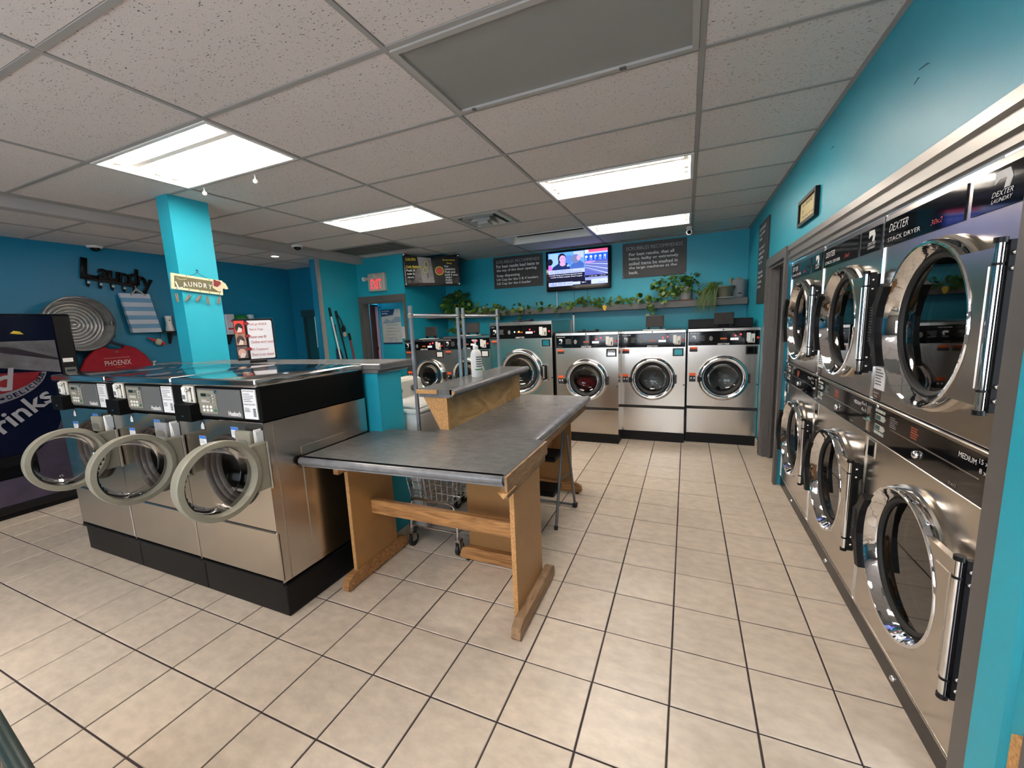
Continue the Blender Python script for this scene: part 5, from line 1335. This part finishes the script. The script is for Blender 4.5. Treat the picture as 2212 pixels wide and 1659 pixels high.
t = thing('soap_carton', 'white carton with red print on the white wall shelf', 'carton', (XL + .09, 3.965, 1.553))
bx('carton', mat('carton_white', (.60, .62, .70), .5), t, -.06, .06, -.065, .065, 0, .275, .01)
for y0, z0 in ((-.05, .05), (0, .16)): obj('carton_print', MB().box(.0605, .062, y0, .06, z0, z0 + .025), RED_P, t)
t = thing('soap_tub', 'soap tub with a green domed lid on the white wall shelf', 'tub', (XL + .09, 4.15, 1.553))
obj('tub', MB().lathe([(0, 0), (.075, 0), (.085, .20), (0, .20)], axis='z', n=24), WHITE, t, smooth=40)
obj('lid', MB().lathe([(.108, .20), (.106, .225), (.08, .255), (.03, .272), (0, .274)], axis='z', n=24), mat('green_lid', (.01, .20, .04), .3), t, smooth=60)
t = thing('clear_cup', 'clear measuring cup on the white wall shelf', 'cup', (XL + .09, 4.31, 1.553))
obj('cup', MB().lathe([(0, 0), (.04, 0), (.05, .27), (.045, .27), (.036, .01)], axis='z', n=20), mat('frosty_cup', (.45, .60, .75), .25), t, smooth=50)
struct('wall_ledge', MB().box(XL, XL + .20, 2.70, 3.25, 1.00, 1.03), CHAR)  # unseen support ledge for the small pump bottle
t = thing('pump_bottle', 'small white pump bottle just above the steel washer lids', 'bottle', (XL + .13, 2.95, 1.031))
obj('bottle', MB().lathe([(0, 0), (.035, 0), (.036, .12), (.025, .15), (.012, .16)], axis='z', n=20), WHITE, t, smooth=50)
obj('pump', MB().cyl((0, 0, .158), (0, 0, .20), .008, 8).box(-.02, .035, -.01, .01, .195, .21, .003), WHITE, t)

# ---------------------------------------------------------------- sign with clothes pegs on the pillar
t = thing('pillar_sign', 'cream framed olive LAUNDRY sign hung on the blue pillar', 'sign', (-3.89, 2.255, 1.965), 90)
A = math.radians(-5)
def at(u, v): c, s = math.cos(A), math.sin(A); return (u * c - v * s, u * s + v * c)
def tilt(x0, x1, z0, z1): return [at(x0, z0), at(x1, z0), at(x1, z1), at(x0, z1)]
CREAM = mat('cream_paint', (.72, .68, .45), .55, mott=(9, .12))
obj('frame', MB().prism(tilt(-.20, .20, -.064, .064), 'xz', -.018, -.002), CREAM, t)
pn = obj('panel', MB().prism(tilt(-.180, .180, -.046, .046), 'xz', -.0195, -.017), mat('olive_paint', (.125, .118, .055), .5, mott=(8, .25)), t)
for i, (ch, w, h_, r) in enumerate((('L', .036, .062, 36), ('A', .032, .040, 26), ('U', .028, .040, 17), ('N', .030, .040, 9), ('D', .028, .040, 3), ('R', .028, .040, -3), ('Y', .028, .040, -8))):
    u, v = at(-.150 + i * .0395 + (.006 if i else 0), -.012 + (-.014, -.004, .004, .008, .010, .009, .006)[i])
    text('letter', ch, w, h_, LETTER, pn, u, -.0198, v, rot=A + math.radians(r * .6), align='c', fat=.01)
obj('flourish', MB().tube([(*at(-.165, .03)[:1], -.0197, at(-.165, .03)[1]), (at(-.14, .018)[0], -.0197, at(-.14, .018)[1]), (at(-.09, .030)[0], -.0197, at(-.09, .030)[1])], .0015, 5), CREAM, pn)
tg = obj('heart_tag', MB().prism([at(.115, .062), at(.205, .052), at(.225, .040), at(.245, .0), at(.225, -.010), at(.205, -.002), at(.165, -.040), at(.112, -.012)], 'xz', -.024, -.019), mat('tag_cream', (.66, .56, .38), .6), t)
obj('heart', MB().prism([at(.120, .060), at(.135, .062), at(.148, .055), at(.165, .058), at(.182, .046), at(.180, .030), at(.150, .0), at(.120, .006)], 'xz', -.0255, -.0235), mat('heart_red', (.16, .015, .022), .6), tg)
for u in (-.165, -.075, .01, .085, .17):
    x, z = at(u, -.055); obj('tack', MB().ball((x, -.0185, z), .004, 8), CHAR, t)
for u in (-.09, .09):
    x, z = at(u, .055); obj('tack', MB().ball((x, -.0185, z), .004, 8), CHAR, t)
q = lambda u, v: (at(u, v)[0], -.012, at(u, v)[1])
obj('hanging_wire', MB().tube([q(-.09, .058), q(-.03, .078), q(-.005, .10), q(-.002, .125), q(.008, .118), q(.0, .10), q(.03, .085), q(.09, .058)], .0018, 5), CHAR, t)
obj('nail', MB().cyl(q(0, .122), (q(0, .122)[0], 0.002, q(0, .122)[2]), .004, 6), CHAR, t)
PEG = mat('grey_wood_peg', (.21, .165, .125), .8)
for i, (u, z, a, n) in enumerate(((-.178, -.120, 4, 'first'), (-.098, -.118, -32, 'second'), (-.015, -.118, -38, 'third'), (.058, -.135, 2, 'fourth'), (.150, -.130, -20, 'fifth'))):
    M = Matrix.Translation((u, -.016, z)) @ Matrix.Rotation(math.radians(-a), 4, 'Y')
    pg = obj('clothes_peg', MB().box(-.008, -.001, -.007, .007, -.034, .034, .002).xf(M), PEG, t)
    obj('peg_half', MB().box(.001, .008, -.007, .007, -.034, .034, .002).xf(M @ Matrix.Rotation(math.radians(12 if i == 1 else 3), 4, 'Y')), PEG, pg)
    e = M @ Vector((0, 0, .03))
    obj('peg_string', MB().cyl(e, (u, -.014, at(u, -.062)[1]), .0012, 5), CHAR, pg)

# ---------------------------------------------------------------- acrylic stand with instructions on the half wall
t = thing('sign_stand', 'clear stand with red pods and over fill instructions behind the low washers', 'sign', (-3.108, 2.165, 1.302), 55.5)
bx('base', BLACK, t, -.055, .060, -.035, .035, 0, .022, .003)
obj('holder', MB().box(-.134, .134, -.006, .006, .020, .345), ACRYLIC, t)
c = bx('card', BLACK, t, -.132, .130, -.0035, .0035, .022, .340)
CARD = mat('white_card', (.80, .80, .82), .5)
F = -.0075
b = [(-.045, .03), (.112, .03), (.120, .038), (.120, .318), (.112, .326), (-.045, .326)]
flat('white_field', b, CARD, c, F)
RT_ = mat('maroon_print', (.36, .02, .035), .5)
for s, z, w, u in (('Pods go INSIDE', .285, .118, -.032), ('Not in Trays', .245, .090, -.032), ('Never over fill', .190, .105, -.032), ('Clothes won\u2019t wash', .150, .150, -.032), ('ED Displayed', .090, .110, -.034), ('Door is not closed', .052, .146, -.034)):
    text('lettering', s, w, .022, RT_, c, u, F - .0008, z)
for z, m1 in ((.235, mat('photo_red', (.75, .05, .03), .5)), (.140, mat('photo_skin', (.42, .22, .14), .5, mott=(25, .5))), (.040, mat('photo_brown', (.12, .09, .08), .5, mott=(25, .5)))):
    ph = flat('photo', rect(-.128, -.062, z, z + .092), m1, c, F - .0002)
    flat('photo_shape', disc(-.098, z + .040, .026, .034, 14), DARK if z > .2 else mat('photo_pink', (.60, .35, .28), .5) if z < .1 else mat('photo_dark', (.05, .03, .03), .5), ph, F - .0012)
    flat('photo_light', [(-.115, z + .004), (-.085, z + .004), (-.078, z + .030), (-.10, z + .045)], mat('photo_pale', (.70, .62, .55), .5), ph, F - .0022)
    flat('red_arrow', [(-.068, z + .060), (-.048, z + .060), (-.048, z + .048), (-.030, z + .070), (-.048, z + .090), (-.048, z + .080), (-.068, z + .080)], mat('arrow_red', (.22, .01, .015), .5), c, F - .0032)

# ---------------------------------------------------------------- plant shelf, pots and plants
t = thing('plant_shelf', 'long grey shelf of plants along the back wall', 'shelf', (0, YB, 1.655))
obj('board', MB().box(-4.05, .752, -.235, -.001, 0, .092, .004), GREYTRIM, t)
obj('end_board', MB().box(-4.119, -3.93, -.70, -.2351, 0, .092, .004), GREYTRIM, t)
b = MB(); n = 8; sp = []
for k in range(n + 1):
    u = k / n; wv = .36 * math.sin(PI * min(1, u ** .75 * 1.0)) * (1 - .15 * u)
    sp.append((u, wv, -.10 * u * u + .02 * u))
L_ = [b.bm.verts.new((-w, u, z + .06 * w)) for u, w, z in sp]; M_ = [b.bm.verts.new((0, u, z)) for u, w, z in sp]; R_ = [b.bm.verts.new((w, u, z + .06 * w)) for u, w, z in sp]
for k in range(n):
    for A_, B_ in ((L_, M_), (M_, R_)):
        try: b.bm.faces.new((A_[k], B_[k], B_[k + 1], A_[k + 1]))
        except ValueError: pass
bmesh.ops.remove_doubles(b.bm, verts=b.bm.verts, dist=1e-4)
tmp = obj('leaf', b, GREEN1, None, smooth=80)
LEAF = {GREEN1.name: tmp.data}
def leafmesh(m):
    if m.name not in LEAF:
        d = tmp.data.copy(); d.materials.clear(); d.materials.append(m); LEAF[m.name] = d
    return LEAF[m.name]
LR = random.Random(11)
def leaf(parent, pos, dirv, nrm, size, m):
    o = bpy.data.objects.new('leaf', leafmesh(m)); COL.objects.link(o); o.parent = parent
    y = Vector(dirv).normalized(); z = Vector(nrm); z = (z - y * z.dot(y))
    if z.length < 1e-4: z = y.orthogonal()
    z.normalize(); x = y.cross(z)
    M = Matrix((x, y, z)).transposed().to_4x4()
    o.matrix_local = Matrix.Translation(pos) @ M @ Matrix.Diagonal((size, size, size, 1))
    return o
def bush(t, c, r, n, size, m1, m2, share, droop=.4, front=True):
    for i in range(n):
        while True:
            d = Vector((LR.uniform(-1, 1), LR.uniform(-1, .7), LR.uniform(-.8, 1)))
            if .15 < d.length < 1: break
        d.normalize(); k = LR.uniform(.55, 1)
        p = Vector((c[0] + d.x * r[0] * k, c[1] + d.y * r[1] * k, c[2] + d.z * r[2] * k))
        leaf(t, p, (d.x + LR.uniform(-.5, .5), d.y * .5 + LR.uniform(-.5, .1), d.z * .4 - droop + LR.uniform(-.4, .4)), (d.x * .5, -1.0 + d.y, .8 + d.z), size * LR.uniform(.7, 1.15), m2 if LR.random() < share else m1)
def vine(t, pts, n, size, share, jit=.03):
    obj('vine_stem', MB().tube(pts, .004, 5), STEM, t)
    P = [Vector(p) for p in pts]
    for i in range(n):
        u = i / n * (len(P) - 1); k = int(u); p = P[k].lerp(P[k + 1], u - k)
        p = p + Vector((LR.uniform(-jit, jit), LR.uniform(-jit, jit * .3), LR.uniform(-jit, jit)))
        leaf(t, p, (LR.uniform(-1, 1), LR.uniform(-.8, 0), LR.uniform(-1, .7)), (LR.uniform(-.4, .4), -1, LR.uniform(.2, 1.2)), size * LR.uniform(.65, 1.15), GREEN2 if LR.random() < share else GREEN1)
ZS = 1.748
t = thing('pothos_plant', 'bushy dark pothos in the left back corner of the shelf', 'plant', (-3.80, YB - .13, ZS))
obj('pot', MB().lathe([(0, 0), (.075, 0), (.10, .15), (.092, .15), (.07, .02)], axis='z', n=24), mat('dark_pot', (.05, .04, .035), .6), t, smooth=40)
bush(t, (.02, -.07, .175), (.27, .20, .19), 210, .095, GREEN1, GREEN2, .28)
vine(t, [(.02, -.10, .06), (.03, -.16, -.05), (.03, -.17, -.28), (.08, -.17, -.40)], 46, .085, .35, .085)
vine(t, [(.05, -.12, .05), (.12, -.16, -.08), (.10, -.17, -.30)], 24, .08, .4, .06)
t = thing('pothos_vine', 'long variegated pothos vine trailing along the shelf under the television', 'plant', (0, YB - .22, ZS))
vp = [(-3.50, .0, .02), (-3.2, .02, .03), (-2.8, -.01, .02), (-2.4, .02, .03), (-2.0, .0, .025), (-1.6, .02, .04), (-1.2, .0, .03), (-.8, .02, .03), (-.42, .0, .03)]
vine(t, vp, 80, .095, .55, .045)
vine(t, [(-1.75, .02, .02), (-1.55, .0, .08), (-1.3, .02, .05), (-.9, .0, .06), (-.5, .0, .05)], 60, .09, .5, .055)
vine(t, [(-3.45, -.01, .05), (-3.1, 0, .06), (-2.85, -.01, .05)], 22, .10, .75, .05)
vine(t, [(-2.95, -.02, .02), (-2.98, -.04, -.08), (-2.96, -.04, -.13)], 14, .085, .6, .05)
vine(t, [(-2.52, -.02, .04), (-2.50, -.045, -.02), (-2.52, -.04, -.10)], 8, .10, .7, .03)
vine(t, [(-.46, -.02, .0), (-.50, -.04, -.10), (-.46, -.04, -.20), (-.42, -.03, -.28)], 18, .075, .6, .05)
leaf(t, (-1.17, -.02, .0), (.2, -.3, -1), (0, -1, .3), .10, mat('yellow_leaf', (.65, .42, .03), .5))
obj('aerial_root', MB().tube([(-1.72, -.02, .02), (-1.82, -.03, -.05), (-1.90, -.03, -.12), (-1.98, -.03, -.16)], .004, 5), STEM, t)
t = thing('pothos_plant', 'bright leafy pothos in a grey pot below the right Scrubbles sign', 'plant', (-.03, YB - .13, ZS))
obj('pot', MB().lathe([(0, 0), (.075, 0), (.098, .19), (.090, .19), (.07, .02)], axis='z', n=28), mat('grey_stone_pot', (.33, .32, .30), .6), t, smooth=40)
bush(t, (-.18, -.07, .24), (.27, .17, .14), 190, .066, GREEN1, GREEN2, .35)
bush(t, (.06, -.02, .30), (.13, .13, .07), 26, .075, GREEN1, GREEN2, .3)
bush(t, (.13, .02, .10), (.06, .08, .12), 12, .085, GREEN1, GREEN1, 0)
vine(t, [(-.1, -.10, .15), (-.28, -.12, .06), (-.36, -.11, .03)], 24, .075, .6, .06)
vine(t, [(-.10, -.10, .2), (-.14, -.12, .05), (-.12, -.12, .03)], 8, .06, .9, .04)
vine(t, [(.05, -.05, .30), (.17, -.06, .22), (.19, -.06, .16)], 7, .06, .2, .02)
obj('dry_leaves', MB().box(-.22, .12, -.11, .06, .001, .012), mat('dry_brown', (.20, .08, .03), .9, mott=(60, .6)), t, kind='stuff')
t = thing('spider_plant', 'spider plant spilling over the shelf from a wide olive bowl pot', 'plant', (.475, YB - .145, ZS))
obj('bowl_pot', MB().lathe([(0, .012), (.085, .012), (.115, .09), (.126, .150), (.132, .155), (.132, .165), (.120, .165), (.10, .08), (.07, .03)], axis='z', n=32), mat('olive_pot', (.135, .130, .085), .5), t, smooth=45)
obj('saucer', MB().lathe([(0, 0), (.13, 0), (.142, .014), (.136, .016), (.10, .008)], axis='z', n=32), mat('pale_saucer', (.50, .50, .47), .5), t, smooth=45)
SR = random.Random(5)
def blade(pts, w, m):
    b = MB(); P = [Vector(p) for p in pts]; n = len(P); l, c, r = [], [], []
    for i, p in enumerate(P):
        k = w * math.sin(PI * (.12 + .86 * i / (n - 1)))
        l.append(b.bm.verts.new(p + Vector((-k, 0, 0)))); r.append(b.bm.verts.new(p + Vector((k, .0, 0)))); c.append(b.bm.verts.new(p + Vector((0, k * .5, 0))))
    for i in range(n - 1):
        b.bm.faces.new((l[i], c[i], c[i + 1], l[i + 1])); b.bm.faces.new((c[i], r[i], r[i + 1], c[i + 1]))
    return obj('leaf', b, m, t, smooth=80)
for i in range(85):
    x0, y0 = SR.uniform(-.14, -.04), SR.uniform(-.08, .0)
    xe = SR.uniform(-.40, -.12); ze = SR.uniform(-.28, -.02) if i > 25 else SR.uniform(-.12, .06)
    zt = SR.uniform(.17, .24)
    pts = []
    for k in range(7):
        u = k / 6
        x = x0 + (xe - x0) * (u ** .75); y = y0 + (-.15 - y0) * min(1, u * 1.6) - .01 * u
        z = zt * (1 - u) ** 2 + 2 * (zt + .03) * u * (1 - u) * .75 + ze * u * u
        pts.append((x, y, z))
    blade(pts, SR.uniform(.004, .0075), GREEN3 if i % 3 else GREEN1)
for i in range(10):
    a = SR.uniform(-.2, .12)
    blade([(a * .3 - .08, -.03, .15), (a * .5 - .10, -.04, .21), (a * .8 - .12, -.05, .25 - abs(a) * .2), (a - .13, -.06, .22 - abs(a) * .4)], .006, GREEN3)
t = thing('rope_basket', 'grey fabric basket with tan rope handles at the shelf end', 'basket', (.650, YB - .085, ZS))
FAB = mat('grey_felt', (.20, .215, .235), .9, bump=(60, .4, .003))
obj('basket', MB().lathe([(0, 0), (.070, 0), (.082, .005), (.100, .235), (.098, .240), (.092, .235), (.075, .02)], axis='z', n=32), FAB, t, smooth=45)
ROPE = mat('tan_rope', (.38, .26, .16), .9)
obj('rope_handle', MB().tube([(-.09, -.05, .20), (-.115, -.06, .23), (-.105, -.04, .262), (-.075, -.02, .255), (-.085, -.02, .21)], .012, 8), ROPE, t, smooth=60)
obj('rope_handle', MB().tube([(-.03, .04, .235), (-.01, .03, .27), (.03, .03, .27), (.05, .04, .235)], .011, 8), ROPE, t, smooth=60)
obj('tag', MB().box(-.01, .03, -.093, -.089, .05, .065), BLACK, t)
bpy.data.objects.remove(tmp)
